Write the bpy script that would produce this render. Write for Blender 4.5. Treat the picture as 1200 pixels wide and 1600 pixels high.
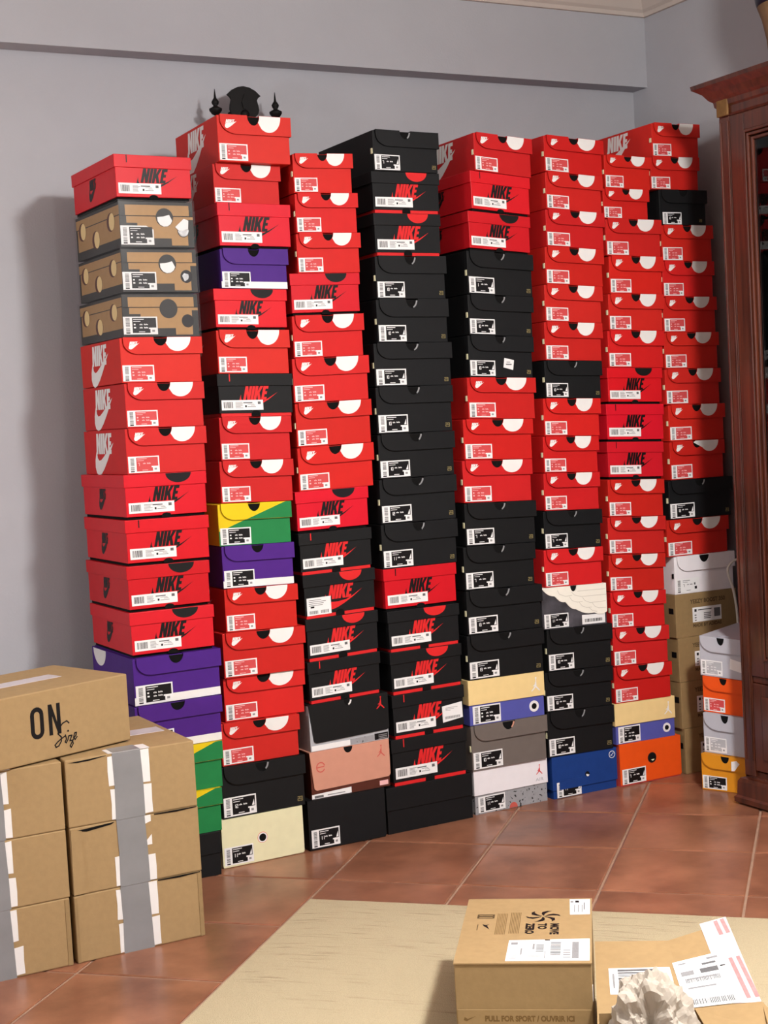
import bpy, bmesh, math, random
from mathutils import Vector, Matrix, noise
random.seed(7)
for o in list(bpy.data.objects): bpy.data.objects.remove(o, do_unlink=True)
SC = bpy.context.scene
COL = SC.collection

# ------------------------------------------------------------------ camera
CAM_H = 1.22
yaw, pitch, roll = 0.49145938, 0.06230411, -0.05496324
Fv = Vector((math.sin(yaw)*math.cos(pitch), math.cos(yaw)*math.cos(pitch), -math.sin(pitch)))
R0 = Vector((math.cos(yaw), -math.sin(yaw), 0)); U0 = R0.cross(Fv)
Rv = R0*math.cos(roll) + U0*math.sin(roll); Uv = -R0*math.sin(roll) + U0*math.cos(roll)
cd = bpy.data.cameras.new('camera'); cam = bpy.data.objects.new('camera', cd); COL.objects.link(cam)
cam.matrix_world = Matrix(((Rv.x, Uv.x, -Fv.x, 0), (Rv.y, Uv.y, -Fv.y, 0), (Rv.z, Uv.z, -Fv.z, CAM_H), (0, 0, 0, 1)))
cd.sensor_fit = 'VERTICAL'; cd.sensor_height = 36.0; cd.lens = 2328.0/1600*36.0
cd.clip_start = 0.05; cd.clip_end = 50
SC.camera = cam

# ------------------------------------------------------------------ light, world, exposure
w = bpy.data.worlds.new('world'); SC.world = w; w.use_nodes = True
w.node_tree.nodes['Background'].inputs[0].default_value = (0.9, 0.95, 1, 1)
w.node_tree.nodes['Background'].inputs[1].default_value = 0.05
LX, LY, LZ = 1.88, 1.28, 2.40
ld = bpy.data.lights.new('ceiling_lamp', 'AREA'); ld.shape = 'DISK'; ld.size = 0.26
ld.energy = 62; ld.color = (1.0, 0.975, 0.95)
lo = bpy.data.objects.new('ceiling_lamp_light', ld); COL.objects.link(lo); lo.location = (LX, LY, LZ)
pd = bpy.data.lights.new('ceiling_bulb', 'POINT'); pd.shadow_soft_size = 0.12
pd.energy = 114; pd.color = (1.0, 0.975, 0.95)
po = bpy.data.objects.new('ceiling_bulb_light', pd); COL.objects.link(po); po.location = (LX, LY, LZ-0.06)
qd = bpy.data.lights.new('added_fill', 'POINT'); qd.shadow_soft_size = 0.15; qd.energy = 40; qd.color = (1.0, 0.975, 0.95)  # added fill light behind the camera, lifts the shadowed boxes by the cabinet
qo = bpy.data.objects.new('added_fill_light', qd); COL.objects.link(qo); qo.location = (1.35, -1.2, 2.25)
sd = bpy.data.lights.new('side_lamp', 'POINT'); sd.shadow_soft_size = 0.18; sd.energy = 50; sd.color = (1.0, 0.98, 0.97)
so = bpy.data.objects.new('side_lamp_light', sd); COL.objects.link(so); so.location = (-1.15, 2.7, 1.55)
vs = SC.view_settings
vs.view_transform = 'Standard'; vs.look = 'None'; vs.gamma = 1.0; vs.use_curve_mapping = False
vs.exposure = 0.34

# ------------------------------------------------------------------ materials
def lin(c):
    return tuple((x/255/12.92 if x <= 10.3 else ((x/255+0.055)/1.055)**2.4) for x in c)
ALB = 0.74
PALE = ('white_print', 'sticker_paper', 'white_card', 'ivory_card', 'feather_line', 'label_pale_print', 'cream_card', 'white_tape', 'cool_grey_card', 'butter_card')
def linb(c): return tuple(x*ALB for x in lin(c))
def mat(name, rgb, rough=0.6, var=0.06, scale=30.0, bump=0.0, bscale=200.0, metal=0.0, spec=0.22, stretch=None, coat=0.0, objvar=0.0):
    m = bpy.data.materials.new(name); m.use_nodes = True
    nt = m.node_tree; N = nt.nodes; L = nt.links; b = N['Principled BSDF']
    b.inputs['Roughness'].default_value = rough; b.inputs['Metallic'].default_value = metal
    b.inputs['Specular IOR Level'].default_value = spec
    b.inputs['Coat Weight'].default_value = coat
    c = tuple(x*0.9 for x in lin(rgb)) if name in PALE else linb(rgb)
    tc = N.new('ShaderNodeTexCoord'); src = tc.outputs['Object']
    if stretch:
        mp = N.new('ShaderNodeMapping'); mp.inputs['Scale'].default_value = stretch
        L.new(src, mp.inputs[0]); src = mp.outputs[0]
    n = N.new('ShaderNodeTexNoise'); n.inputs['Scale'].default_value = scale; n.inputs['Detail'].default_value = 4
    L.new(src, n.inputs['Vector'])
    r = N.new('ShaderNodeValToRGB')
    r.color_ramp.elements[0].position = 0.3; r.color_ramp.elements[1].position = 0.7
    r.color_ramp.elements[0].color = tuple(x*(1-var) for x in c)+(1,)
    r.color_ramp.elements[1].color = tuple(min(1, x*(1+var)) for x in c)+(1,)
    L.new(n.outputs[0], r.inputs[0])
    out = r.outputs[0]
    if objvar:
        oi = N.new('ShaderNodeObjectInfo'); mx = N.new('ShaderNodeMixRGB'); mx.blend_type = 'MULTIPLY'; mx.inputs[0].default_value = 1.0
        L.new(out, mx.inputs[1]); L.new(oi.outputs['Color'], mx.inputs[2]); out = mx.outputs[0]
    L.new(out, b.inputs['Base Color'])
    if bump:
        n2 = N.new('ShaderNodeTexNoise'); n2.inputs['Scale'].default_value = bscale; n2.inputs['Detail'].default_value = 3
        L.new(src, n2.inputs['Vector'])
        bp = N.new('ShaderNodeBump'); bp.inputs['Strength'].default_value = bump; bp.inputs['Distance'].default_value = 0.002
        L.new(n2.outputs[0], bp.inputs['Height']); L.new(bp.outputs[0], b.inputs['Normal'])
    return m
M = {}
M['wall'] = mat('wall_paint', (199, 200, 206), 0.85, 0.02, 6, 0.25, 160)
M['ceil'] = mat('ceiling_paint', (226, 214, 204), 0.85, 0.02, 5)
M['af'] = mat('red_card_matte', (220, 38, 34), 0.55, 0.03, 25, objvar=0.05)
M['og'] = mat('red_card_bright', (226, 26, 42), 0.45, 0.03, 25, objvar=0.05)
M['black'] = mat('black_card', (18, 19, 21), 0.6, 0.10, 40, spec=0.25, objvar=0.2)
M['ink'] = mat('black_ink', (22, 20, 22), 0.45, 0.05)
M['dark'] = mat('dark_interior', (8, 7, 7), 0.9, 0.05)  # near-black for strips; also stands in for shade inside holes and gaps
M['white'] = mat('white_print', (238, 236, 234), 0.5, 0.015)
M['paper'] = mat('sticker_paper', (240, 240, 240), 0.45, 0.015)
M['lblred'] = mat('label_red_print', (226, 84, 86), 0.5, 0.03)
M['pinkt'] = mat('label_pale_print', (244, 190, 190), 0.5, 0.02)
M['grey'] = mat('grey_print', (112, 112, 114), 0.6, 0.1, 300)
M['lgrey'] = mat('pale_grey_print', (158, 158, 160), 0.6, 0.1, 300)
M['redink'] = mat('red_print', (236, 44, 46), 0.45, 0.03)
M['gold'] = mat('gold_print', (150, 136, 92), 0.4, 0.05)
M['purple'] = mat('purple_card', (82, 34, 140), 0.55, 0.04, objvar=0.06)
M['yellow'] = mat('yellow_card', (250, 216, 24), 0.55, 0.03)
M['green'] = mat('green_card', (36, 140, 76), 0.55, 0.04)
M['pale'] = mat('cream_card', (234, 230, 190), 0.55, 0.03)
M['pink'] = mat('salmon_card', (228, 164, 140), 0.55, 0.03)
M['coral'] = mat('coral_print', (222, 104, 92), 0.5, 0.03)
M['brown'] = mat('brown_card', (96, 48, 36), 0.55, 0.05)
M['tan'] = mat('butter_card', (240, 212, 150), 0.55, 0.03)
M['violet'] = mat('violet_blue_card', (92, 96, 182), 0.55, 0.04)
M['taupe'] = mat('taupe_card', (122, 112, 106), 0.55, 0.04)
M['ltpaper'] = mat('white_card', (240, 236, 240), 0.5, 0.02)
M['silver'] = mat('pale_silver_card', (196, 198, 204), 0.45, 0.05)
M['navy'] = mat('royal_blue_card', (28, 66, 140), 0.5, 0.05)
M['orange'] = mat('orange_card', (252, 92, 24), 0.55, 0.03)
M['amber'] = mat('amber_card', (242, 160, 36), 0.55, 0.03)
M['cgrey'] = mat('cool_grey_card', (184, 186, 196), 0.55, 0.03)
M['wingw'] = mat('ivory_card', (244, 240, 228), 0.55, 0.015)
M['wingl'] = mat('feather_line', (206, 202, 190), 0.6, 0.02)
M['kraft'] = mat('kraft_board', (180, 150, 106), 0.75, 0.05, 60, 0.12, 120, spec=0.25)
M['kraftd'] = mat('kraft_board_dark', (166, 138, 96), 0.75, 0.05, 60, 0.12, 120, spec=0.25)
M['yz'] = mat('olive_kraft_card', (162, 134, 92), 0.65, 0.05, 60)
M['yzt'] = mat('olive_kraft_print', (92, 72, 46), 0.65, 0.05)
M['kprint'] = mat('kraft_faded_print', (126, 98, 58), 0.75, 0.05)
M['wrapk'] = mat('kraft_shoe_card', (190, 150, 100), 0.6, 0.05, 60)
M['wrapb'] = mat('charcoal_print', (52, 52, 50), 0.5, 0.05)
M['foil'] = mat('silver_foil', (220, 220, 220), 0.25, 0.15, 40, 0.6, 40, metal=0.8)
M['duct'] = mat('grey_duct_tape', (150, 150, 152), 0.35, 0.06, 14, 0.15, 30)
M['tapew'] = mat('white_tape', (234, 232, 230), 0.4, 0.03, 20)
M['iron'] = mat('black_iron', (16, 14, 14), 0.6, 0.2, 40, 0.3, 60, spec=0.2)
M['brass'] = mat('gilded_wood', (128, 94, 54), 0.45, 0.2, 50, 0.3, 60)
M['cable'] = mat('white_cable', (226, 220, 210), 0.4, 0.02)
M['tissue'] = mat('packing_paper', (200, 190, 176), 0.8, 0.05, 20, 0.2, 30)
M['pinkstrip'] = mat('pink_tape', (240, 150, 150), 0.4, 0.12, 90)
M['pouch'] = mat('translucent_pouch', (226, 216, 220), 0.3, 0.05, 20)
M['drumw'] = mat('carved_wood', (150, 118, 86), 0.6, 0.2, 30, stretch=(1, 1, 0.2))
M['drumb'] = mat('dark_blue_glaze', (34, 38, 58), 0.3, 0.1)
M['ceramic'] = mat('black_ceramic', (12, 12, 14), 0.15, 0.05)

def cement():
    m = mat('speckled_cement_card', (170, 170, 174), 0.55, 0.06, 60); nt = m.node_tree; N = nt.nodes; L = nt.links
    b = N['Principled BSDF']; v = N.new('ShaderNodeTexNoise'); v.inputs['Scale'].default_value = 110; v.inputs['Detail'].default_value = 1
    tc = N.new('ShaderNodeTexCoord'); L.new(tc.outputs['Object'], v.inputs['Vector'])
    r = N.new('ShaderNodeValToRGB'); r.color_ramp.elements[0].position = 0.64; r.color_ramp.elements[1].position = 0.67
    L.new(v.outputs[0], r.inputs[0])
    mx = N.new('ShaderNodeMixRGB'); src = b.inputs['Base Color'].links[0].from_socket
    L.new(r.outputs[0], mx.inputs[0]); L.new(src, mx.inputs[1]); mx.inputs[2].default_value = (0.02, 0.02, 0.02, 1)
    L.new(mx.outputs[0], b.inputs['Base Color']); return m
M['cement'] = cement()
def cloudy():
    m = mat('stormy_grey_print', (78, 76, 82), 0.45, 0.55, 16); return m
M['cloud'] = cloudy()
def film():
    m = bpy.data.materials.new('clear_film'); m.use_nodes = True; nt = m.node_tree; N = nt.nodes; L = nt.links
    N.remove(N['Principled BSDF']); t = N.new('ShaderNodeBsdfTransparent'); t.inputs[0].default_value = (0.97, 0.97, 0.97, 1)
    g = N.new('ShaderNodeBsdfGlossy'); g.inputs['Roughness'].default_value = 0.16
    fr = N.new('ShaderNodeValue'); fr.outputs[0].default_value = 0.07
    n = N.new('ShaderNodeTexNoise'); n.inputs['Scale'].default_value = 5; tc = N.new('ShaderNodeTexCoord'); L.new(tc.outputs['Object'], n.inputs['Vector'])
    bp = N.new('ShaderNodeBump'); bp.inputs['Strength'].default_value = 0.3; bp.inputs['Distance'].default_value = 0.01
    L.new(n.outputs[0], bp.inputs['Height']); L.new(bp.outputs[0], g.inputs['Normal'])
    mx = N.new('ShaderNodeMixShader'); L.new(fr.outputs[0], mx.inputs[0]); L.new(t.outputs[0], mx.inputs[1]); L.new(g.outputs[0], mx.inputs[2])
    L.new(mx.outputs[0], N['Material Output'].inputs[0]); return m
M['film'] = film()
def glass():
    m = bpy.data.materials.new('cabinet_glass'); m.use_nodes = True; nt = m.node_tree; N = nt.nodes; L = nt.links
    N.remove(N['Principled BSDF']); t = N.new('ShaderNodeBsdfTransparent'); t.inputs[0].default_value = (0.9, 0.92, 0.92, 1)
    g = N.new('ShaderNodeBsdfGlossy'); g.inputs['Roughness'].default_value = 0.02
    fr = N.new('ShaderNodeFresnel'); fr.inputs[0].default_value = 1.5
    mx = N.new('ShaderNodeMixShader'); L.new(fr.outputs[0], mx.inputs[0]); L.new(t.outputs[0], mx.inputs[1]); L.new(g.outputs[0], mx.inputs[2])
    L.new(mx.outputs[0], N['Material Output'].inputs[0]); return m
M['glass'] = glass()
def wood():
    m = bpy.data.materials.new('mahogany'); m.use_nodes = True; nt = m.node_tree; N = nt.nodes; L = nt.links; b = N['Principled BSDF']
    tc = N.new('ShaderNodeTexCoord'); mp = N.new('ShaderNodeMapping'); mp.inputs['Scale'].default_value = (22, 22, 1.3); L.new(tc.outputs['Object'], mp.inputs[0])
    n = N.new('ShaderNodeTexNoise'); n.inputs['Scale'].default_value = 2.2; n.inputs['Detail'].default_value = 7; n.inputs['Distortion'].default_value = 0.6
    L.new(mp.outputs[0], n.inputs['Vector']); r = N.new('ShaderNodeValToRGB'); e = r.color_ramp.elements
    e[0].position = 0.3; e[0].color = linb((58, 26, 17))+(1,); e[1].position = 0.72; e[1].color = linb((106, 52, 33))+(1,)
    L.new(n.outputs[0], r.inputs[0]); L.new(r.outputs[0], b.inputs['Base Color'])
    b.inputs['Roughness'].default_value = 0.3; b.inputs['Coat Weight'].default_value = 0.6; b.inputs['Coat Roughness'].default_value = 0.15
    return m
M['wood'] = wood()
def tile():
    m = bpy.data.materials.new('terracotta_tile'); m.use_nodes = True; nt = m.node_tree; N = nt.nodes; L = nt.links; b = N['Principled BSDF']
    g = N.new('ShaderNodeNewGeometry')
    n = N.new('ShaderNodeTexNoise'); n.inputs['Scale'].default_value = 6.0; n.inputs['Detail'].default_value = 5; n.inputs['Roughness'].default_value = 0.6
    oi = N.new('ShaderNodeObjectInfo'); ad = N.new('ShaderNodeVectorMath'); ad.operation = 'ADD'
    sc = N.new('ShaderNodeMath'); sc.operation = 'MULTIPLY'; sc.inputs[1].default_value = 40
    L.new(oi.outputs['Random'], sc.inputs[0]); L.new(g.outputs['Position'], ad.inputs[0]); L.new(sc.outputs[0], ad.inputs[1])
    L.new(ad.outputs[0], n.inputs['Vector'])
    r = N.new('ShaderNodeValToRGB'); e = r.color_ramp.elements
    e[0].position = 0.28; e[0].color = linb((122, 76, 56))+(1,); e[1].position = 0.74; e[1].color = linb((182, 122, 92))+(1,)
    L.new(n.outputs[0], r.inputs[0])
    hs = N.new('ShaderNodeHueSaturation'); mr = N.new('ShaderNodeMapRange'); mr.inputs[3].default_value = 0.88; mr.inputs[4].default_value = 1.1
    L.new(oi.outputs['Random'], mr.inputs[0]); L.new(mr.outputs[0], hs.inputs['Value']); L.new(r.outputs[0], hs.inputs['Color'])
    L.new(hs.outputs[0], b.inputs['Base Color'])
    b.inputs['Roughness'].default_value = 0.3
    n2 = N.new('ShaderNodeTexNoise'); n2.inputs['Scale'].default_value = 18; L.new(g.outputs['Position'], n2.inputs['Vector'])
    bp = N.new('ShaderNodeBump'); bp.inputs['Strength'].default_value = 0.12; bp.inputs['Distance'].default_value = 0.004
    L.new(n2.outputs[0], bp.inputs['Height']); L.new(bp.outputs[0], b.inputs['Normal']); return m
M['tile'] = tile()
M['grout'] = mat('grout', (176, 142, 120), 0.9, 0.1, 30)
def rugm():
    m = bpy.data.materials.new('beige_rug'); m.use_nodes = True; nt = m.node_tree; N = nt.nodes; L = nt.links; b = N['Principled BSDF']
    tc = N.new('ShaderNodeTexCoord')
    mp = N.new('ShaderNodeMapping'); mp.inputs['Scale'].default_value = (5, 75, 1); L.new(tc.outputs['Object'], mp.inputs[0])
    n = N.new('ShaderNodeTexNoise'); n.inputs['Scale'].default_value = 1.6; n.inputs['Detail'].default_value = 2; L.new(mp.outputs[0], n.inputs['Vector'])
    fz = N.new('ShaderNodeTexNoise'); fz.inputs['Scale'].default_value = 420; fz.inputs['Detail'].default_value = 2; L.new(tc.outputs['Object'], fz.inputs['Vector'])
    pat = N.new('ShaderNodeTexNoise'); pat.inputs['Scale'].default_value = 2.0; L.new(tc.outputs['Object'], pat.inputs['Vector'])
    r1 = N.new('ShaderNodeValToRGB'); r1.color_ramp.elements[0].position = 0.55; r1.color_ramp.elements[1].position = 0.72; L.new(n.outputs[0], r1.inputs[0])
    r2 = N.new('ShaderNodeValToRGB'); r2.color_ramp.elements[0].position = 0.46; r2.color_ramp.elements[1].position = 0.54; L.new(pat.outputs[0], r2.inputs[0])
    mu = N.new('ShaderNodeMath'); mu.operation = 'MULTIPLY'; L.new(r1.outputs[0], mu.inputs[0]); L.new(r2.outputs[0], mu.inputs[1])
    c = N.new('ShaderNodeMixRGB'); c.inputs[1].default_value = linb((226, 209, 172))+(1,); c.inputs[2].default_value = linb((208, 188, 154))+(1,)
    L.new(mu.outputs[0], c.inputs[0])
    c2 = N.new('ShaderNodeMixRGB'); c2.blend_type = 'MULTIPLY'; c2.inputs[0].default_value = 0.35; L.new(c.outputs[0], c2.inputs[1]); L.new(fz.outputs[0], c2.inputs[2])
    L.new(c2.outputs[0], b.inputs['Base Color']); b.inputs['Roughness'].default_value = 0.95; b.inputs['Specular IOR Level'].default_value = 0.1
    sb = N.new('ShaderNodeMath'); sb.operation = 'SUBTRACT'; L.new(fz.outputs[0], sb.inputs[0]); L.new(mu.outputs[0], sb.inputs[1])
    bp = N.new('ShaderNodeBump'); bp.inputs['Strength'].default_value = 0.7; bp.inputs['Distance'].default_value = 0.004
    L.new(sb.outputs[0], bp.inputs['Height']); L.new(bp.outputs[0], b.inputs['Normal']); return m
M['rug'] = rugm()

# ------------------------------------------------------------------ helpers
def link(name, verts, faces, mats, mi=None, parent=None, smooth=False):
    me = bpy.data.meshes.new(name); me.from_pydata([tuple(v) for v in verts], [], faces)
    for m in mats: me.materials.append(M[m])
    if mi is not None:
        me.polygons.foreach_set('material_index', mi)
    if smooth: me.polygons.foreach_set('use_smooth', [True]*len(me.polygons))
    me.update()
    o = bpy.data.objects.new(name, me); COL.objects.link(o)
    if parent: o.parent = parent
    return o
def tag(o, label, cat, group=None):
    o['label'] = label; o['category'] = cat
    if group: o['group'] = group
    return o
def empty(name, loc, rz=0):
    o = bpy.data.objects.new(name, None); COL.objects.link(o); o.location = loc; o.rotation_euler = (0, 0, rz)
    o.empty_display_size = 0.05; return o
class G:
    """collects shapes in box coordinates (u right, v up, d into the box) and maps them to one mesh"""
    def __init__(s, mp=None): s.v = []; s.f = []; s.m = []; s.mats = []; s.mp = mp or (lambda u, v, d: (u, d, v))
    def mi(s, m):
        if m not in s.mats: s.mats.append(m)
        return s.mats.index(m)
    def box(s, u0, u1, v0, v1, d0, d1, m, top=None):
        b = len(s.v); k = s.mi(m)
        for d in (d0, d1):
            for (u, v) in ((u0, v0), (u1, v0), (u1, v1), (u0, v1)): s.v.append(s.mp(u, v, d))
        s.f += [(b, b+1, b+2, b+3), (b+5, b+4, b+7, b+6), (b+4, b, b+3, b+7), (b+1, b+5, b+6, b+2), (b+3, b+2, b+6, b+7), (b+4, b+5, b+1, b)]
        s.m += [k]*6; return s
    def plate(s, poly, d0, d1, m):
        """polygon at depth d1 (front) with a rim back to d0"""
        a = sum(p[0]*q[1]-q[0]*p[1] for p, q in zip(poly, poly[1:]+poly[:1]))
        if a < 0: poly = poly[::-1]
        b = len(s.v); n = len(poly); k = s.mi(m)
        for p in poly: s.v.append(s.mp(p[0], p[1], d1))
        s.f.append(tuple(range(b, b+n))); s.m.append(k)
        if d0 != d1:
            for p in poly: s.v.append(s.mp(p[0], p[1], d0))
            for i in range(n):
                j = (i+1) % n; s.f.append((b+i, b+n+i, b+n+j, b+j)); s.m.append(k)
        return s
    def rect(s, u0, u1, v0, v1, d, m): return s.plate([(u0, v0), (u1, v0), (u1, v1), (u0, v1)], d, d, m)
    def stroke(s, pts, w, d, m, closed=False):
        n = len(pts); seg = n if closed else n-1
        for i in range(seg):
            a = pts[i]; b = pts[(i+1) % n]; dx, dy = b[0]-a[0], b[1]-a[1]; l = math.hypot(dx, dy) or 1; ex, ey = dx/l*w*.35, dy/l*w*.35; nx, ny = -dy/l*w/2, dx/l*w/2
            s.plate([(a[0]-ex-nx, a[1]-ey-ny), (b[0]+ex-nx, b[1]+ey-ny), (b[0]+ex+nx, b[1]+ey+ny), (a[0]-ex+nx, a[1]-ey+ny)], d-i*2e-6, d-i*2e-6, m)
        return s
    def build(s, name, parent=None, smooth=False): return link(name, s.v, s.f, s.mats, s.m, parent, smooth)
def arc(cx, cy, rx, ry, a0, a1, n=14):
    return [(cx+rx*math.cos(math.radians(a0+(a1-a0)*i/n)), cy+ry*math.sin(math.radians(a0+(a1-a0)*i/n))) for i in range(n+1)]
SEG = {'0': 'abcdef', '1': 'bc', '2': 'abged', '3': 'abgcd', '5': 'afgcd', '7': 'abc'}
def digits(g, txt, u, v, h, d, m, wgt=0.16):
    w = h*0.5
    P = {'a': ((0, 1), (1, 1)), 'b': ((1, 1), (1, .5)), 'c': ((1, .5), (1, 0)), 'd': ((0, 0), (1, 0)), 'e': ((0, 0), (0, .5)), 'f': ((0, .5), (0, 1)), 'g': ((0, .5), (1, .5))}
    for ch in txt:
        for sg in SEG[ch]:
            a, b = P[sg]; g.stroke([(u+a[0]*w, v+a[1]*h), (u+b[0]*w, v+b[1]*h)], h*wgt, d, m)
        u += w*1.5
LET = [[(0, 0), (0, 1), (.27, 1), (.42, .54), (.42, 1), (.68, 1), (.68, 0), (.42, 0), (.26, .46), (.26, 0)],
       [(.73, 0), (.73, 1), (1.0, 1), (1.0, 0)],
       [(1.05, 0), (1.05, 1), (1.32, 1), (1.32, .62), (1.5, 1), (1.8, 1), (1.54, .54), (1.8, 0), (1.51, 0), (1.36, .36), (1.32, .28), (1.32, 0)],
       [(1.83, 0), (1.83, 1), (2.36, 1), (2.36, .8), (2.09, .8), (2.09, .61), (2.3, .61), (2.3, .41), (2.09, .41), (2.09, .2), (2.36, .2), (2.36, 0)]]
SWO = [(3.35, .72), (2.3, .1), (1.5, -.34), (.9, -.6), (.4, -.7), (.02, -.64), (-.2, -.42), (-.22, -.1), (-.1, .2), (.1, .5), (.06, .2), (.1, -.02), (.3, -.14), (.6, -.16), (1.0, -.08), (1.6, .1), (2.4, .36)]
SWO2 = [(2.75, .55), (1.7, -.3), (1.1, -.72), (.6, -.98), (.2, -1.06), (-.14, -.94), (-.3, -.66), (-.26, -.3), (-.06, .05), (.12, .3), (.1, 0), (.14, -.2), (.34, -.32), (.64, -.3), (1.1, -.14), (1.9, .2)]
def nike(g, u, v, h, d, m, sl=.28, sw=SWO, mm=None, xs=1.0):
    f = mm or (lambda p: p)
    for k, L in enumerate(LET):
        g.plate([f((u+(p[0]*xs+sl*p[1])*h, v+p[1]*h)) for p in L], d-2e-4, d-2e-4, m)
    g.plate([f((u+p[0]*xs*h, v+p[1]*h)) for p in sw], d-1e-4, d-1e-4, m)
def jump(g, cx, cy, s, d, m):
    """leaping figure emblem"""
    s *= 1.15
    g.plate(arc(cx+.02*s, cy+.36*s, .10*s, .11*s, 0, 360, 8)[:-1], d, d, m)
    g.plate([(cx-.10*s, cy+.28*s), (cx+.12*s, cy+.30*s), (cx+.12*s, cy-.02*s), (cx-.16*s, cy-.04*s)], d-1e-5, d-1e-5, m)
    g.plate([(cx-.16*s, cy-.02*s), (cx+.02*s, cy-.02*s), (cx-.20*s, cy-.26*s), (cx-.50*s, cy-.48*s), (cx-.54*s, cy-.38*s), (cx-.30*s, cy-.18*s)], d-2e-5, d-2e-5, m)
    g.plate([(cx-.06*s, cy-.02*s), (cx+.12*s, cy+.02*s), (cx+.32*s, cy-.18*s), (cx+.54*s, cy-.42*s), (cx+.46*s, cy-.50*s), (cx+.20*s, cy-.26*s)], d-3e-5, d-3e-5, m)
    g.plate([(cx+.0*s, cy+.26*s), (cx+.12*s, cy+.26*s), (cx+.10*s, cy+.80*s), (cx+.02*s, cy+.80*s)], d-4e-5, d-4e-5, m)
    g.plate([(cx-.02*s, cy+.26*s), (cx-.02*s, cy+.16*s), (cx-.30*s, cy+.02*s), (cx-.32*s, cy+.10*s)], d-5e-5, d-5e-5, m)
    g.plate(arc(cx+.06*s, cy+.88*s, .10*s, .10*s, 0, 360, 8)[:-1], d-6e-5, d-6e-5, m)
def text_mesh(txt, size, off=0.0):
    c = bpy.data.curves.new('lettering', 'FONT'); c.body = txt; c.size = size; c.offset = off; c.resolution_u = 3
    o = bpy.data.objects.new('lettering', c); COL.objects.link(o); bpy.context.view_layer.update()
    me = bpy.data.meshes.new_from_object(o.evaluated_get(bpy.context.evaluated_depsgraph_get()))
    v = [tuple(x.co[:2]) for x in me.vertices]; f = [tuple(p.vertices) for p in me.polygons]
    bpy.data.objects.remove(o, do_unlink=True); bpy.data.curves.remove(c); bpy.data.meshes.remove(me)
    return v, f
def add_text(g, txt, size, fn, m, off=0.0):
    v, f = text_mesh(txt, size, off); b = len(g.v); k = g.mi(m)
    for p in v: g.v.append(g.mp(*fn(p)))
    for q in f: g.f.append(tuple(b+i for i in q)); g.m.append(k)
def slab(name, x0, x1, y0, y1, z0, z1, m, parent=None, kind=None):
    g = G(lambda u, v, d: (u, d, v)); g.box(x0, x1, z0, z1, y0, y1, m); o = g.build(name, parent)
    if kind: o['kind'] = kind
    return o
def lathe(name, prof, m, parent=None, loc=(0, 0, 0), n=24):
    v = []; f = []
    for r, z in prof:
        for i in range(n): a = 2*math.pi*i/n; v.append((loc[0]+r*math.cos(a), loc[1]+r*math.sin(a), loc[2]+z))
    for j in range(len(prof)-1):
        for i in range(n): k = (i+1) % n; f.append((j*n+i, j*n+k, (j+1)*n+k, (j+1)*n+i))
    f.append(tuple(range(n))[::-1]); f.append(tuple((len(prof)-1)*n+i for i in range(n)))
    return link(name, v, f, [m], None, parent, True)
def tube(name, pts, r, m, parent=None, n=8, sub=6):
    P = [Vector(p) for p in pts]; Q = []
    for i in range(len(P)-1):
        p0 = P[max(i-1, 0)]; p1 = P[i]; p2 = P[i+1]; p3 = P[min(i+2, len(P)-1)]
        for k in range(sub):
            t = k/sub; Q.append(0.5*((2*p1)+(p2-p0)*t+(2*p0-5*p1+4*p2-p3)*t*t+(3*p1-p0-3*p2+p3)*t**3))
    Q.append(P[-1]); v = []; f = []
    for i, q in enumerate(Q):
        t = (Q[min(i+1, len(Q)-1)]-Q[max(i-1, 0)]).normalized(); a = t.orthogonal().normalized() if i == 0 else (pa-t*pa.dot(t)).normalized(); pa = a; b = t.cross(a)
        for k in range(n): an = 2*math.pi*k/n; v.append(q+(a*math.cos(an)+b*math.sin(an))*r)
    for i in range(len(Q)-1):
        for k in range(n): k2 = (k+1) % n; f.append((i*n+k, i*n+k2, (i+1)*n+k2, (i+1)*n+k))
    f.append(tuple(range(n))[::-1]); f.append(tuple((len(Q)-1)*n+k for k in range(n)))
    return link(name, v, f, [m], None, parent, True)

# ------------------------------------------------------------------ the room
XW, YW, ZC = 3.418, 4.32, 2.66
XL, YR = -1.7, -2.2
slab('wall_back', XL-.1, XW+.1, YW, YW+.12, -.05, ZC+.1, 'wall', kind='structure')
slab('wall_right', XW, XW+.12, YR, YW, -.05, ZC+.1, 'wall', kind='structure')
slab('wall_left', XL-.12, XL, YR, YW, -.05, ZC+.1, 'wall', kind='structure')
slab('wall_front', XL-.1, XW+.1, YR-.12, YR, -.05, ZC+.1, 'wall', kind='structure')
slab('ceiling', XL, XW, YR, YW, ZC, ZC+.1, 'ceil', kind='structure')
slab('trim_1', XL, XW, 4.24, YW, 2.337, ZC, 'wall', kind='structure')      # beam above the stacks
def moulding(name, horizontal):
    prof = [(0, 0), (.012, 0), (.018, .012), (.03, .02), (.052, .045), (.07, .052), (.075, .066), (.09, .070), (.09, .084), (0, .084)]
    v = []; f = []; n = len(prof)
    for k in (0, 1):
        for a, b in prof:
            if horizontal: v.append(((XL if k == 0 else XW-a), 4.24-a, 2.578+b))
            else: v.append((XW-a, (4.24-a if k == 0 else YR), 2.578+b))
    for i in range(n): j = (i+1) % n; f.append((i, j, n+j, n+i) if horizontal else (i, j, n+j, n+i))
    f += [tuple(range(n))[::-1], tuple(range(n, 2*n))]
    o = link(name, v, f, ['ceil']); o['kind'] = 'structure'
moulding('trim_2', True); moulding('trim_3', False)

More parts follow.
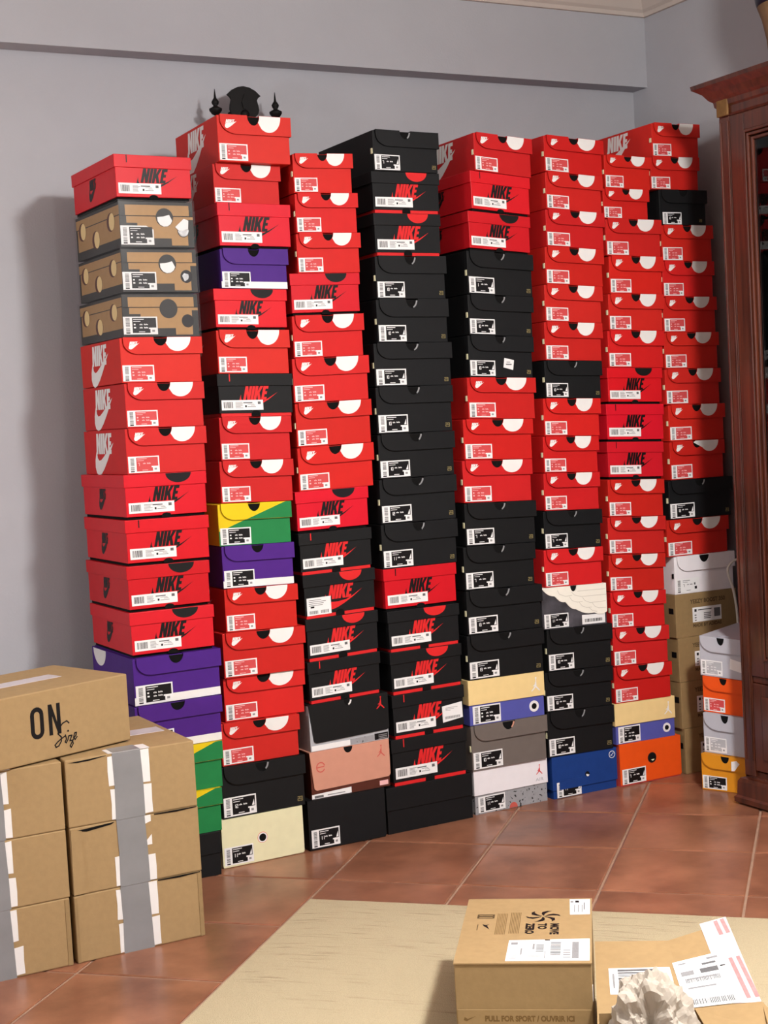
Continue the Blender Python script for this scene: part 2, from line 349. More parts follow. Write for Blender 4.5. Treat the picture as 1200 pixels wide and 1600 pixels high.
# floor: grout bed with tiles laid diagonally
floor = slab('floor', XL, XW, YR, YW, -.05, -.003, 'grout', kind='structure')
S2 = 2**-.5; TS = .3625; T1, T2 = -.965, 3.691
def tilemesh():
    h = TS/2-.0035; b = .004; v = []; f = []
    for (e, z) in ((h, -.004), (h, -.0015), (h-b, 0)):
        for sx, sy in ((-1, -1), (1, -1), (1, 1), (-1, 1)):
            a, c = sx*e, sy*e; v.append(((a+c)*S2, (-a+c)*S2, z))
    for k in (0, 1):
        for i in range(4): j = (i+1) % 4; f.append((k*4+i, k*4+j, k*4+4+j, k*4+4+i))
    f.append((8, 9, 10, 11)); return v, f
tv, tf = tilemesh()
tme = bpy.data.meshes.new('tile'); tme.from_pydata(tv, [], tf); tme.materials.append(M['tile'])
far_v, far_f = [], []
for i in range(-24, 20):
    for j in range(-20, 12):
        a = T1+(i+.5)*TS; c = T2+(j+.5)*TS; x = (a+c)*S2; y = (c-a)*S2
        if not (XL+.02 < x < XW-.02 and YR+.02 < y < YW-.02): continue
        d = Vector((x, y, -CAM_H)); zz = d.dot(Fv); px = 600+2328*d.dot(Rv)/zz if zz > .1 else -9999; py = 800-2328*d.dot(Uv)/zz if zz > .1 else 9999
        edge = min(x-XL, XW-x, y-YR, YW-y) < TS*.75
        if zz > .1 and -150 < px < 1350 and 1150 < py < 1800:
            o = bpy.data.objects.new('tile', tme); COL.objects.link(o); o.parent = floor; o.location = (x, y, 0)
            if edge:
                pass
        else:
            b = len(far_v); far_v += [(v[0]+x, v[1]+y, v[2]) for v in tv]; far_f += [tuple(q+b for q in f) for f in tf]
fo = link('tile_field', far_v, far_f, ['tile'], None, floor); fo['kind'] = 'stuff'

# ------------------------------------------------------------------ shoe boxes
# per stack, from the top: kind, x, y of the front left edge, yaw, width, z of the top (left, right), z of the bottom (left, right)
STACKS = {
1:[
('rog',1.2846,3.7890,1.76,0.2185,1.9502,1.9478,1.8319,1.8326),
('wrap',1.2888,3.7896,2.58,0.2163,1.8319,1.8326,1.7066,1.7074),
('wrap',1.2862,3.7897,2.08,0.2196,1.7066,1.7074,1.5888,1.5880),
('wrap',1.2797,3.7898,1.89,0.2226,1.5888,1.5880,1.4717,1.4692),
('af',1.2688,3.7901,0.61,0.2272,1.4717,1.4692,1.3519,1.3481),
('af',1.2738,3.7903,1.62,0.2215,1.3519,1.3481,1.2324,1.2285),
('af',1.2677,3.7906,1.54,0.2260,1.2324,1.2285,1.1095,1.1068),
('rogs',1.2552,3.7909,1.70,0.2367,1.1095,1.1068,0.9894,0.9867),
('rog',1.2505,3.7907,0.87,0.2391,0.9894,0.9867,0.8667,0.8638),
('rogs',1.2463,3.7905,0.68,0.2367,0.8667,0.8638,0.7431,0.7417),
('rogs',1.2458,3.7890,0.16,0.2405,0.7431,0.7417,0.6214,0.6210),
('pur',1.2457,3.7872,0.56,0.2473,0.6214,0.6210,0.4926,0.4930),
('pur',1.2427,3.7866,0.07,0.2446,0.4926,0.4930,0.3677,0.3679),
('gy',1.2380,3.7861,-0.21,0.2419,0.3677,0.3679,0.2408,0.2409),
('gy',1.2272,3.7836,-0.65,0.2413,0.2408,0.2409,0.1215,0.1216),
('blk',1.2151,3.7808,-1.07,0.2436,0.1215,0.1216,0.0000,0.0000),
],
2:[
('af',1.5912,3.8118,-1.15,0.2142,2.0715,2.0685,1.9442,1.9409),
('af',1.5817,3.8223,0.00,0.1975,1.9442,1.9409,1.8355,1.8319),
('rog',1.5805,3.8212,0.04,0.2206,1.8355,1.8319,1.7102,1.7079),
('pur',1.5805,3.8205,0.02,0.1994,1.7102,1.7079,1.6011,1.5969),
('rogs',1.5546,3.8210,0.10,0.2202,1.6011,1.5969,1.4887,1.4838),
('af',1.5554,3.8212,0.10,0.2147,1.4887,1.4838,1.3680,1.3621),
('bog',1.5495,3.8212,0.05,0.2277,1.3680,1.3621,1.2501,1.2430),
('af',1.5480,3.8210,0.02,0.2121,1.2501,1.2430,1.1297,1.1227),
('af',1.5409,3.8206,-0.08,0.2180,1.1297,1.1227,1.0120,1.0048),
('yg',1.5276,3.8207,-0.10,0.2170,1.0120,1.0048,0.8947,0.8890),
('pur',1.5310,3.8192,-0.22,0.2144,0.8947,0.8890,0.7764,0.7706),
('af',1.5307,3.8189,-0.36,0.2174,0.7764,0.7706,0.6544,0.6496),
('af',1.5169,3.8181,-0.28,0.2461,0.6544,0.6496,0.5274,0.5249),
('af',1.5164,3.8191,-0.25,0.2434,0.5274,0.5249,0.4041,0.4003),
('af',1.4959,3.8211,0.03,0.2355,0.4041,0.4003,0.2838,0.2829),
('jb',1.4866,3.8186,0.07,0.2537,0.2838,0.2829,0.1371,0.1371),
('pale',1.4772,3.8176,0.46,0.2496,0.1371,0.1371,0.0000,0.0000),
],
3:[
('af',1.8142,3.8165,-0.42,0.1836,1.9741,1.9782,1.8645,1.8679),
('af',1.8155,3.8184,-0.19,0.1931,1.8645,1.8679,1.7533,1.7560),
('af',1.8136,3.8202,-0.04,0.1980,1.7533,1.7560,1.6409,1.6432),
('rogs',1.7869,3.8212,0.00,0.2211,1.6409,1.6432,1.5232,1.5265),
('af',1.7868,3.8217,0.06,0.2219,1.5232,1.5265,1.4036,1.4063),
('af',1.7794,3.8215,0.02,0.2382,1.4036,1.4063,1.2774,1.2801),
('af',1.7807,3.8215,0.06,0.2374,1.2774,1.2801,1.1526,1.1549),
('af',1.7796,3.8216,0.10,0.2381,1.1526,1.1549,1.0274,1.0296),
('rogs',1.7645,3.8220,0.12,0.2337,1.0274,1.0296,0.9085,0.9096),
('bog',1.7670,3.8213,0.12,0.2343,0.9085,0.9096,0.7890,0.7914),
('bogs',1.7722,3.8208,0.37,0.2331,0.7890,0.7914,0.6627,0.6671),
('bogs',1.7729,3.8202,0.48,0.2346,0.6627,0.6671,0.5400,0.5449),
('bog',1.7709,3.8199,0.49,0.2360,0.5400,0.5449,0.4191,0.4235),
('bj',1.7635,3.8187,0.04,0.2573,0.4191,0.4235,0.2832,0.2858),
('pink',1.7582,3.8186,-0.26,0.2576,0.2832,0.2858,0.1458,0.1465),
('bbig',1.7422,3.8163,-0.73,0.2474,0.1458,0.1465,0.0000,0.0000),
],
4:[
('jb',2.0728,3.8177,0.29,0.2155,2.0524,2.0491,1.9342,1.9324),
('bogs',2.0632,3.8192,-0.01,0.2268,1.9342,1.9324,1.8144,1.8134),
('bogs',2.0634,3.8202,0.01,0.2243,1.8144,1.8134,1.6916,1.6902),
('jb',2.0611,3.8205,0.05,0.2325,1.6916,1.6902,1.5674,1.5647),
('jb',2.0571,3.8209,0.11,0.2369,1.5674,1.5647,1.4405,1.4368),
('jb',2.0408,3.8207,0.08,0.2574,1.4405,1.4368,1.3138,1.3098),
('jb',2.0399,3.8209,0.07,0.2538,1.3138,1.3098,1.1760,1.1738),
('jb',2.0382,3.8209,0.06,0.2541,1.1760,1.1738,1.0450,1.0437),
('jb',2.0354,3.8209,0.02,0.2550,1.0450,1.0437,0.9137,0.9122),
('jb',2.0326,3.8210,0.03,0.2533,0.9137,0.9122,0.7818,0.7807),
('rog',2.0321,3.8212,0.12,0.2482,0.7818,0.7807,0.6570,0.6573),
('bogs',2.0368,3.8195,0.10,0.2455,0.6570,0.6573,0.5352,0.5356),
('bogs',2.0373,3.8196,0.32,0.2465,0.5352,0.5356,0.4081,0.4101),
('bogk',2.0355,3.8182,0.43,0.2485,0.4081,0.4101,0.2771,0.2776),
('bog',2.0250,3.8186,0.34,0.2606,0.2771,0.2776,0.1383,0.1380),
('bplain',1.9993,3.8187,0.55,0.2978,0.1383,0.1380,0.0000,0.0000),
],
5:[
('af',2.4158,3.8188,0.96,0.2049,2.0592,2.0453,1.9454,1.9290),
('rog',2.3965,3.8181,1.04,0.2165,1.9454,1.9290,1.8265,1.8102),
('rogs',2.3832,3.8196,0.89,0.2249,1.8265,1.8102,1.7096,1.6950),
('jb',2.3724,3.8205,0.62,0.2327,1.7096,1.6950,1.5792,1.5668),
('jb',2.3682,3.8205,0.37,0.2294,1.5792,1.5668,1.4572,1.4461),
('jbk',2.3619,3.8206,0.22,0.2293,1.4572,1.4461,1.3313,1.3208),
('af',2.3517,3.8208,0.07,0.2401,1.3313,1.3208,1.2068,1.1959),
('af',2.3297,3.8208,-0.05,0.2439,1.2068,1.1959,1.0834,1.0731),
('af',2.3200,3.8211,-0.12,0.2439,1.0834,1.0731,0.9544,0.9452),
('jb',2.3196,3.8212,-0.19,0.2513,0.9544,0.9452,0.8236,0.8163),
('jb',2.3087,3.8213,-0.07,0.2517,0.8236,0.8163,0.6904,0.6854),
('jb',2.3102,3.8213,-0.06,0.2681,0.6904,0.6854,0.5542,0.5505),
('jb',2.3059,3.8222,-0.13,0.2715,0.5542,0.5505,0.4170,0.4135),
('tanblue',2.3017,3.8254,-0.07,0.2764,0.4170,0.4135,0.2778,0.2748),
('taupe',2.3063,3.8286,0.24,0.2727,0.2778,0.2748,0.1378,0.1356),
('cement',2.3104,3.8345,0.98,0.2732,0.1378,0.1356,0.0000,0.0000),
],
6:[
('af',2.6698,3.8195,0.95,0.2211,2.0617,2.0506,1.9504,1.9395),
('af',2.6691,3.8193,0.72,0.2115,1.9504,1.9395,1.8368,1.8264),
('af',2.6639,3.8196,0.49,0.2182,1.8368,1.8264,1.7225,1.7125),
('af',2.6550,3.8198,0.41,0.2171,1.7225,1.7125,1.6067,1.5971),
('af',2.6462,3.8201,0.33,0.2145,1.6067,1.5971,1.4922,1.4827),
('af',2.6396,3.8203,0.22,0.2144,1.4922,1.4827,1.3729,1.3644),
('jb',2.6336,3.8207,0.12,0.2119,1.3729,1.3644,1.2568,1.2478),
('af',2.6227,3.8207,0.03,0.2102,1.2568,1.2478,1.1403,1.1304),
('af',2.6148,3.8207,-0.05,0.2045,1.1403,1.1304,1.0261,1.0166),
('af',2.6104,3.8207,-0.10,0.2066,1.0261,1.0166,0.9082,0.8998),
('jb',2.6032,3.8210,-0.14,0.2161,0.9082,0.8998,0.7886,0.7810),
('af',2.5983,3.8216,-0.17,0.2178,0.7886,0.7810,0.6704,0.6638),
('wing',2.5813,3.8227,-0.33,0.2455,0.6704,0.6638,0.5400,0.5338),
('jb',2.5948,3.8223,-0.70,0.2429,0.5400,0.5338,0.4062,0.3984),
('jb',2.5833,3.8254,-1.09,0.2499,0.4062,0.3984,0.2801,0.2716),
('jb',2.5856,3.8294,-1.03,0.2481,0.2801,0.2716,0.1353,0.1309),
('frag',2.5968,3.8324,-0.58,0.2493,0.1353,0.1309,0.0000,0.0000),
],
7:[
('af',2.8951,3.8185,0.37,0.1798,2.0096,2.0047,1.9055,1.9024),
('af',2.8850,3.8195,0.15,0.1757,1.9055,1.9024,1.8104,1.8078),
('af',2.8898,3.8199,0.09,0.2162,1.8104,1.8078,1.6946,1.6910),
('af',2.8976,3.8208,0.11,0.2095,1.6946,1.6910,1.5757,1.5711),
('af',2.8881,3.8206,0.10,0.2146,1.5757,1.5711,1.4601,1.4541),
('af',2.8795,3.8205,0.06,0.2186,1.4601,1.4541,1.3431,1.3357),
('rogs',2.8706,3.8204,0.01,0.2203,1.3431,1.3357,1.2284,1.2191),
('rog',2.8604,3.8204,-0.11,0.2299,1.2284,1.2191,1.1092,1.0980),
('rog',2.8578,3.8203,-0.22,0.2241,1.1092,1.0980,0.9896,0.9777),
('af',2.8536,3.8204,-0.34,0.2171,0.9896,0.9777,0.8707,0.8580),
('af',2.8465,3.8203,-0.57,0.2229,0.8707,0.8580,0.7510,0.7375),
('af',2.8439,3.8206,-0.72,0.2173,0.7510,0.7375,0.6323,0.6193),
('af',2.8438,3.8200,-0.88,0.2124,0.6323,0.6193,0.5146,0.5031),
('af',2.8455,3.8197,-0.84,0.2167,0.5146,0.5031,0.3914,0.3831),
('af',2.8448,3.8207,-0.51,0.2245,0.3914,0.3831,0.2710,0.2664),
('tanblue',2.8418,3.8234,-0.38,0.2423,0.2710,0.2664,0.1375,0.1346),
('oranf',2.8515,3.8236,-0.44,0.2470,0.1375,0.1346,0.0000,0.0000),
],
8:[
('af',3.0889,3.8192,-0.10,0.1895,2.1170,2.1178,2.0095,2.0115),
('af',3.0772,3.8202,-0.12,0.1951,2.0095,2.0115,1.9057,1.9065),
('blks',3.1080,3.8201,-0.10,0.1907,1.9057,1.9065,1.7932,1.7932),
('af',3.1116,3.8206,0.06,0.2073,1.7932,1.7932,1.6774,1.6763),
('af',3.1096,3.8203,0.09,0.2080,1.6774,1.6763,1.5632,1.5614),
('af',3.1052,3.8203,0.08,0.2170,1.5632,1.5614,1.4487,1.4459),
('af',3.1039,3.8200,0.06,0.2206,1.4487,1.4459,1.3315,1.3277),
('af',3.1015,3.8201,0.05,0.2249,1.3315,1.3277,1.2153,1.2110),
('af',3.1093,3.8202,0.03,0.2293,1.2153,1.2110,1.0960,1.0921),
('af',3.1085,3.8206,0.11,0.2228,1.0960,1.0921,0.9695,0.9682),
('jb',3.0954,3.8198,-0.06,0.2606,0.9695,0.9682,0.8412,0.8395),
('af',3.0806,3.8197,-0.10,0.2532,0.8412,0.8395,0.7203,0.7190),
('wjb',3.1048,3.8193,-0.22,0.2476,0.7203,0.7190,0.5950,0.5933),
('yz',3.1027,3.8195,-0.20,0.2583,0.5950,0.5933,0.4512,0.4502),
('yz',3.1073,3.8188,-0.10,0.2480,0.4512,0.4502,0.3050,0.3044),
('yz',3.1091,3.8178,-0.05,0.2428,0.3050,0.3044,0.1501,0.1498),
('yz',3.1159,3.8153,-0.03,0.2406,0.1501,0.1498,0.0000,0.0000),
],
9:[
('gr',3.0476,3.6427,-65.75,0.1498,0.4889,0.4793,0.3611,0.3514),
('orb',3.0508,3.6393,-66.11,0.1475,0.3611,0.3514,0.2457,0.2370),
('gr',3.0446,3.6364,-66.53,0.1544,0.2457,0.2370,0.1171,0.1107),
('yel',3.0310,3.6374,-66.56,0.1699,0.1171,0.1107,0.0000,0.0000),
],
}
ORD = ['topmost', 'second', 'third', 'fourth', 'fifth', 'sixth', 'seventh', 'eighth', 'ninth', 'tenth', 'eleventh', 'twelfth', 'thirteenth', 'fourteenth', 'fifteenth', 'sixteenth', 'seventeenth']
STK = ['', 'leftmost', 'second', 'third', 'fourth', 'fifth', 'sixth', 'seventh', 'eighth']
LOOK = {'af': 'orange-red shoe box with white half circle', 'jb': 'plain black flap-front shoe box', 'jbk': 'black flap-front shoe box with white price sticker',
 'rog': 'bright red lidded shoe box with black lettering', 'rogs': 'bright red shoe box with black half-circle lid',
 'bog': 'black lidded shoe box with red lettering', 'bogs': 'black shoe box with red half-circle lid', 'bogk': 'black red-lettered shoe box with extra white sticker',
 'wrap': 'film-wrapped tan and charcoal shoe box', 'pur': 'purple shoe box with white bottom band', 'gy': 'yellow and green shoe box', 'yg': 'yellow and green diagonal shoe box',
 'pale': 'cream shoe box with round front hole', 'blk': 'plain black shoe box', 'bj': 'black-lidded shoe box with red emblem', 'pink': 'salmon-pink shoe box over brown base',
 'bbig': 'large black shoe box with size sticker', 'bplain': 'wide plain black lidded shoe box', 'tanblue': 'butter-yellow lidded shoe box with violet-blue base', 'taupe': 'taupe grey flap-front shoe box',
 'cement': 'white-lidded shoe box with speckled grey base', 'wing': 'dark shoe box with ivory feathered wing lid', 'frag': 'royal blue shoe box with small round hole', 'oranf': 'orange shoe box with round black hole',
 'blks': 'small plain black shoe box', 'wjb': 'white flap-front shoe box', 'yz': 'olive-brown kraft shoe box', 'gr': 'small grey flap-front shoe box', 'orb': 'small orange flap-front shoe box', 'yel': 'small amber yellow flap-front shoe box'}
LENG = {'af': .335, 'jb': .35, 'jbk': .35, 'wrap': .345, 'gr': .29, 'orb': .29, 'yel': .29, 'yz': .35, 'blks': .32}
SIZES = {(4, 0): '7', (4, 5): '10', (4, 6): '10', (4, 7): '10', (4, 8): '12', (4, 9): '11', (5, 11): '13', (5, 12): '13', (5, 10): '7', (5, 9): '7', (6, 10): '7', (8, 12): '7', (1, 6): '7', (2, 15): '12', (4, 4): '10', (6, 15): '10', (5, 14): '10', (5, 3): '1', (8, 10): '13'}

def sticker(par, mp, u0, v0, w, h, d, style, size=None, cut=False):
    """size sticker: white sheet, bar code column, printed panel"""
    g = G(mp); s = lambda a, b: (u0+a*w, v0+b*h)
    sh = [s(0, 0), s(1, 0), s(1, 1), s(0, 1)]
    if cut: sh = [s(0, 0), s(1, 0), s(1, .8), s(.78, 1), s(0, 1)]
    g.plate(sh, d, d-.0005, 'paper'); e = d-.0007
    rr = lambda a0, a1, b0, b1, dd, m: g.rect(u0+a0*w, u0+a1*w, v0+b0*h, v0+b1*h, dd, m)
    if style == 'long':
        x = .05
        while x < .27: t = random.uniform(.006, .016); rr(x, x+t, .2, .82, e, 'ink'); x += t+random.uniform(.006, .016)
        for k in range(6): rr(.33, random.uniform(.44, .52), .2+k*.11, .25+k*.11, e, 'lgrey')
        rr(.52, .74, .68, .78, e, 'grey'); rr(.56, .60, .28, .48, e, 'ink'); rr(.62, .82, .3, .36, e, 'lgrey'); rr(.70, .80, .45, .5, e, 'lgrey'); rr(.62, .78, .56, .6, e, 'lgrey')
        rr(.87, .94, .58, .84, e, 'grey')
    elif style == 'sq':
        for k in range(4): rr(.08, random.uniform(.5, .85), .55+k*.1, .58+k*.1, e, 'grey')
        rr(.15, .3, .42, .52, e, 'ink'); x = .1
        while x < .9:
            t = random.uniform(.01, .03)
            if not .45 < x < .53: rr(x, x+t, .08, .26, e, 'grey')
            x += t+.015
    else:
        pm, tm = {'red': ('lblred', 'pinkt'), 'blk': ('ink', 'paper'), 'wht': ('paper', 'grey'), 'gry': ('silver', 'paper')}[style]
        y = .16
        while y < .9:
            t = random.uniform(.015, .04)
            if not (.36 < y < .42): rr(.07, .19, y, y+t, e, 'grey')
            y += t+random.uniform(.012, .025)
        rr(.07, .19, .05, .12, e, 'ink')
        if pm != 'paper': rr(.26, .96, .08, .93, e, pm)
        f = e-.0002
        rr(.29, .60, .83, .87, f, tm); rr(.29, .50, .72, .75, f, tm)
        if size: digits(g, size, u0+.31*w, v0+.42*h, .17*h, f, tm, .2)
        else: rr(.30, .35, .52, .60, f, tm); rr(.30, .36, .34, .42, f, tm)
        for yy in ((.50,) if size else (.50, .32)):
            [rr(x_, x_+.022, yy+.02, yy+.08+.02*(k_ % 2), f, tm) for k_, x_ in enumerate((.47, .50, .53, .60, .63, .66, .69))]
        rr(.44, .62, .13, .165, f, tm)
        if style == 'blk' and size: g.plate([s(.86, .42), s(.94, .42), s(.93, .74)], f, f, tm)
        if pm != 'paper': g.plate([s(.78, .08), s(.96, .08), s(.96, .38), s(.74, .38), s(.74, .3), s(.78, .3)], f-1e-5, f-1e-5, 'paper'); rr(.83, .91, .14, .26, f-1e-4, 'lgrey')
        else: rr(.8, .9, .2, .4, f, 'ink'); rr(.78, .84, .5, .66, f, 'grey')
    o = g.build('size_label', par); return o

def flap_poly(W, H, hf, sk, u0=.035, notch=None):
    """front flap outline with rounded lower left corner and thumb notch in the top edge"""
    r = hf*.72
    L = W*u0; top = H; bot = H-hf
    p = [(W+.0025, bot+sk), (W+.0025, top)]
    if notch:
        cx, rx, ry = notch; p += arc(cx, top, rx, ry, 0, -180, 12)
    p += [(L, top)] + [(q[0], q[1]) for q in arc(L+r*1.25, bot+r, r*1.25, r, 180, 270, 8)]
    return p

FD = -.0062
def flap_box(root, mp, W, H, L, col, kind, key, inner='dark'):
    g = G(mp); g.box(0, W-.002, 0, H-.002, 0, L, col); bo = g.build('body', root)
    md = bo.modifiers.new('edge', 'BEVEL'); md.width = .0012; md.segments = 2; md.limit_method = 'ANGLE'
    hf = H*random.uniform(.36, .41); n = (W*.49, W*.085, hf*.52)
    g = G(mp); g.plate(flap_poly(W, H, hf, 0, notch=n), -.0040, FD, col)
    g.box(W*.04, n[0]-n[1], H-.0026, H, FD+.0004, L+.001, col); g.box(n[0]+n[1], W+.0025, H-.0026, H, FD+.0004, L+.001, col); g.box(n[0]-n[1], n[0]+n[1], H-.0026, H, .03, L+.001, col); g.box(W-.001, W+.0025, H-hf*1.0, H, FD+.0004, L*.98, col)
    fl = g.build('front_flap', root)
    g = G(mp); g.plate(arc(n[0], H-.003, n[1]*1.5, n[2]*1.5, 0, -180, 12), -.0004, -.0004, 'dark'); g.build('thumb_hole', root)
    return hf, n, fl

def side_logo(root, mp, L, H, m, big):
    g = G(mp); f = lambda p: p
    gg = G(lambda u, v, d: mp(-.0005+d*1.0, v, L-u))
    if big: nike(gg, L*.30, H*.46, H*.46, 0, m, .12, SWO2, xs=.92)
    else: nike(gg, L*.40, H*.44, H*.24, 0, m, .15, SWO2, xs=.72)
    gg.build('side_logo', root)

def front_extra(root, mp, W, H, kind, key, n, hf): pass

def lid_box(root, mp, W, H, L, lidc, basec, frac, inset=.004, lidname='lid', rim=None):
    g = G(mp); g.box(inset, W-inset, 0, H*.97, inset*.8, L-.002, basec); g.build('base', root)
    g = G(mp); g.box(0, W, H*(1-frac), H, -.001, L+.001, lidc); o = g.build(lidname, root)
    md = o.modifiers.new('edge', 'BEVEL'); md.width = .0012; md.segments = 2; md.limit_method = 'ANGLE'
    return o

def sleeve_box(root, mp, W, H, L, lidc, basec, drop, skew=0.0, r=.006):
    """telescoping box whose lid drops down as a front panel with rounded lower corners"""
    g = G(mp); g.box(.002, W-.002, 0, H-.003, 0, L, basec); g.build('base', root)
    b = H*(1-drop)
    p = [(W, H), (0, H)]+arc(r+skew, b+r, r, r, 180, 270, 5)+arc(W-r, b+r+skew*.4, r, r, 270, 360, 5)
    g = G(mp); g.plate(p, 0, -.003, lidc); g.box(0, W, H-.003, H, 0, L, lidc); return g.build('lid', root)

def ring(root, mp, cx, cy, r0, r1, d, mo, mi_, name='round_hole'):
    g = G(mp); g.plate(arc(cx, cy, r0, r0, 0, 360, 20)[:-1], d+.0005, d-.0004, mo); g.plate(arc(cx, cy, r1, r1, 0, 360, 20)[:-1], d-.0006, d-.0006, mi_); return g.build(name, root)

def make(c, i, rec):
    kind, X, Y, yw, W, ztl, ztr, zbl, zbr = rec
    if (c, i) == (2, 1): Y += .016
    if (c, i) == (2, 13): Y += .012
    key = (c, i); L = LENG.get(kind, .345); H = ztl-zbl-.0006
    def mp(u, v, d):
        t = u/W; zb = zbl+(zbr-zbl)*t; zt = ztl+(ztr-ztl)*t
        return (u, d, zb-zbl+.0003+v/H*(zt-zb-.0006))
    root = empty('shoe_box', (X, Y, zbl), math.radians(yw))
    if c == 9: pos = ['on top of', 'second from top in', 'third from top in', 'at the bottom of'][i]+' the short stack beside the cabinet'
    elif i == len(STACKS[c])-1: pos = 'bottom of the %s stack%s' % (STK[c], '' if c == 1 else ' from left')
    else: pos = '%s%s, %s stack%s' % (ORD[i], '' if i == 0 else ' from top', STK[c], '' if c == 1 else ' from left')
    tag(root, LOOK[kind]+', '+pos, 'shoe box', 'stacked shoe boxes')
    sz = SIZES.get(key)
    if kind in ('af',):
        hf, n, fl = flap_box(root, mp, W, H, L, 'af', kind, key)
        g = G(mp); top = H-.0006
        p = arc(W*.70, top, W*.168, hf*.84, 0, -128, 16); p += [(n[0]+n[1]*math.cos(math.radians(a)), top+n[2]*1.0*math.sin(math.radians(a))) for a in (-42, -25, -10, 0)]
        if key == (8, 9): p = arc(W*.72, top, W*.17, hf*.78, 0, -140, 16)+[(W*.42, top-hf*.12), (W*.46, top)]
        g.plate(p, FD, FD-.0004, 'white'); g.build('half_circle', root)
        g = G(mp); nike(g, W*.105, H-hf*.46, hf*.2, FD-.0002, 'white', .3, [(3.2, .62), (2.2, -.2), (1.3, -.9), (.6, -1.3), (.1, -1.3), (-.2, -1.0), (-.15, -.5), (.1, 0), (1.6, .1), (2.4, .3)])
        g.build('flap_logo', root)
        sticker(root, mp, W*.015, H*.03, W*.385, H*.355, -.0003, 'red', sz)
        if c in (1, 2) or key in ((5, 0), (8, 0), (6, 0), (7, 0)): side_logo(root, mp, L, H, 'white', True)
        if c >= 3:
            g = G(mp); g.box(-.0022, 0, H*.42, H*.55, .004, .012, 'pale'); g.build('side_tab', root)
    elif kind in ('jb', 'jbk', 'taupe', 'wjb', 'pur', 'yg', 'gy', 'gr', 'orb', 'yel', 'blks'):
        col = {'taupe': 'taupe', 'wjb': 'ltpaper', 'pur': 'purple', 'yg': 'yellow', 'gy': 'yellow', 'gr': 'cgrey', 'orb': 'orange', 'yel': 'amber'}.get(kind, 'black')
        hf, n, fl = flap_box(root, mp, W, H, L, col, kind, key)
        if kind in ('jb', 'jbk', 'taupe', 'wjb'):
            if kind in ('jb', 'jbk', 'taupe'):
                g = G(mp); a0 = random.uniform(-75, -55)
                p = arc(n[0], H-.001, n[1], n[2], -8, a0, 8)+arc(n[0]-n[1]*.12, H-.001, n[1]*.86, n[2]*.86, a0+6, -8, 8)
                g.plate(p, FD+.0024, FD+.0024, 'lgrey' if kind != 'taupe' else 'pink'); g.build('inner_rim', root)
                if kind != 'taupe': g = G(mp); digits(g, '23', W*.905, H*.10, H*.075, -.0004, 'gold', .24); g.build('number_mark', root)
            sticker(root, mp, W*.015, H*.03, W*.385, H*.37, -.0003, 'wht' if kind == 'wjb' else 'blk', sz or '10')
            g = G(mp); g.box(-.0022, 0, H*.42, H*.55, .004, .012, 'ink' if kind == 'wjb' else 'pale'); g.build('side_tab', root)
            if kind == 'jbk':
                g = G(mp); g.plate([(W*.53, H*.24), (W*.68, H*.18), (W*.70, H*.42), (W*.55, H*.47)], 0, -.0005, 'paper'); g.rect(W*.57, W*.66, H*.30, H*.33, -.0007, 'grey'); g.rect(W*.58, W*.64, H*.36, H*.38, -.0007, 'lgrey'); g.build('price_sticker', root)
        elif kind == 'blks':
            sticker(root, mp, W*.06, H*.02, W*.40, H*.34, -.0003, 'blk', '10')
            g = G(mp); digits(g, '23', W*.85, H*.10, H*.07, -.0004, 'gold', .24); g.build('number_mark', root)
        elif kind == 'pur':
            g = G(mp); g.plate([(0, .001), (W-.002, .001), (W-.002, H*.175), (0, H*.175)], 0, -.0003, 'white'); g.build('bottom_band', root)
            sticker(root, mp, W*.015, H*.02, W*.42, H*.40, -.0005, 'blk')
            if c == 1:
                gg = G(lambda u, v, d: mp(-.0005+d, v, L-u)); gg.plate(arc(L*.2, H-.004, L*.16, H*.36, 0, -180, 12), 0, 0, 'white'); gg.build('side_half_circle', root)
        elif kind in ('yg', 'gy'):
            ue = W*.93; ub = 0.0
            f = lambda v: ue*(v-H*.34)/(H*.66)      # the diagonal runs from the left edge up to the top right corner
            g = G(mp); b = H-hf
            g.plate([(max(f(b), W*.02), b+.0004), (W+.0024, b+.0004), (W+.0024, H), (ue, H)], FD, FD-.0003, 'green')
            g.plate([(0, .0), (W-.002, 0), (W-.002, b), (f(b), b), (0, H*.34)], 0, -.0003, 'green'); g.box(W-.0022, W-.0018, 0, H-hf, .001, L-.002, 'green')
            g.build('green_print', root)
            if kind == 'yg' or True: sticker(root, mp, W*.015, H*.02, W*.42, H*.40, -.0005, 'blk')
        elif kind in ('gr', 'orb', 'yel'):
            st = {'gr': 'gry', 'orb': 'red', 'yel': 'blk'}[kind]
            sticker(root, mp, W*.02, H*.04, W*.48, H*.36, -.0003, st)
            g = G(mp)
            if key == (9, 0): g.plate([(W*.66, H*.24), (W*.92, H*.18), (W*.92, H*.44), (W*.68, H*.50)], 0, -.0006, 'paper'); g.build('price_sticker', root)
            if key == (9, 3): g.plate([(W*.62, H*.62), (W*.68, H*.63), (W*.78, H*.84), (W*.72, H*.92), (W*.62, H*.88)], FD, FD-.0014, 'paper'); g.build('torn_sticker', root)
    elif kind in ('rog', 'rogs', 'bog', 'bogs', 'bogk'):
        red = kind[0] == 'r'; col, ink, strip = ('og', 'ink', 'dark') if red else ('black', 'redink', 'redink')
        lf = H*.285; sb = H*(.06 if red else .075)
        g = G(mp); g.box(.0035, W-.0035, sb, H-lf*.5, .003, L-.004, col); bo = g.build('body', root)
        g = G(mp); g.box(.008, W-.008, 0, sb, .010 if red else .004, L-.008, strip); g.build('base_strip', root)
        g = G(mp); g.box(0, W, H-lf, H, 0, L, col); lo_ = g.build('lid', root)
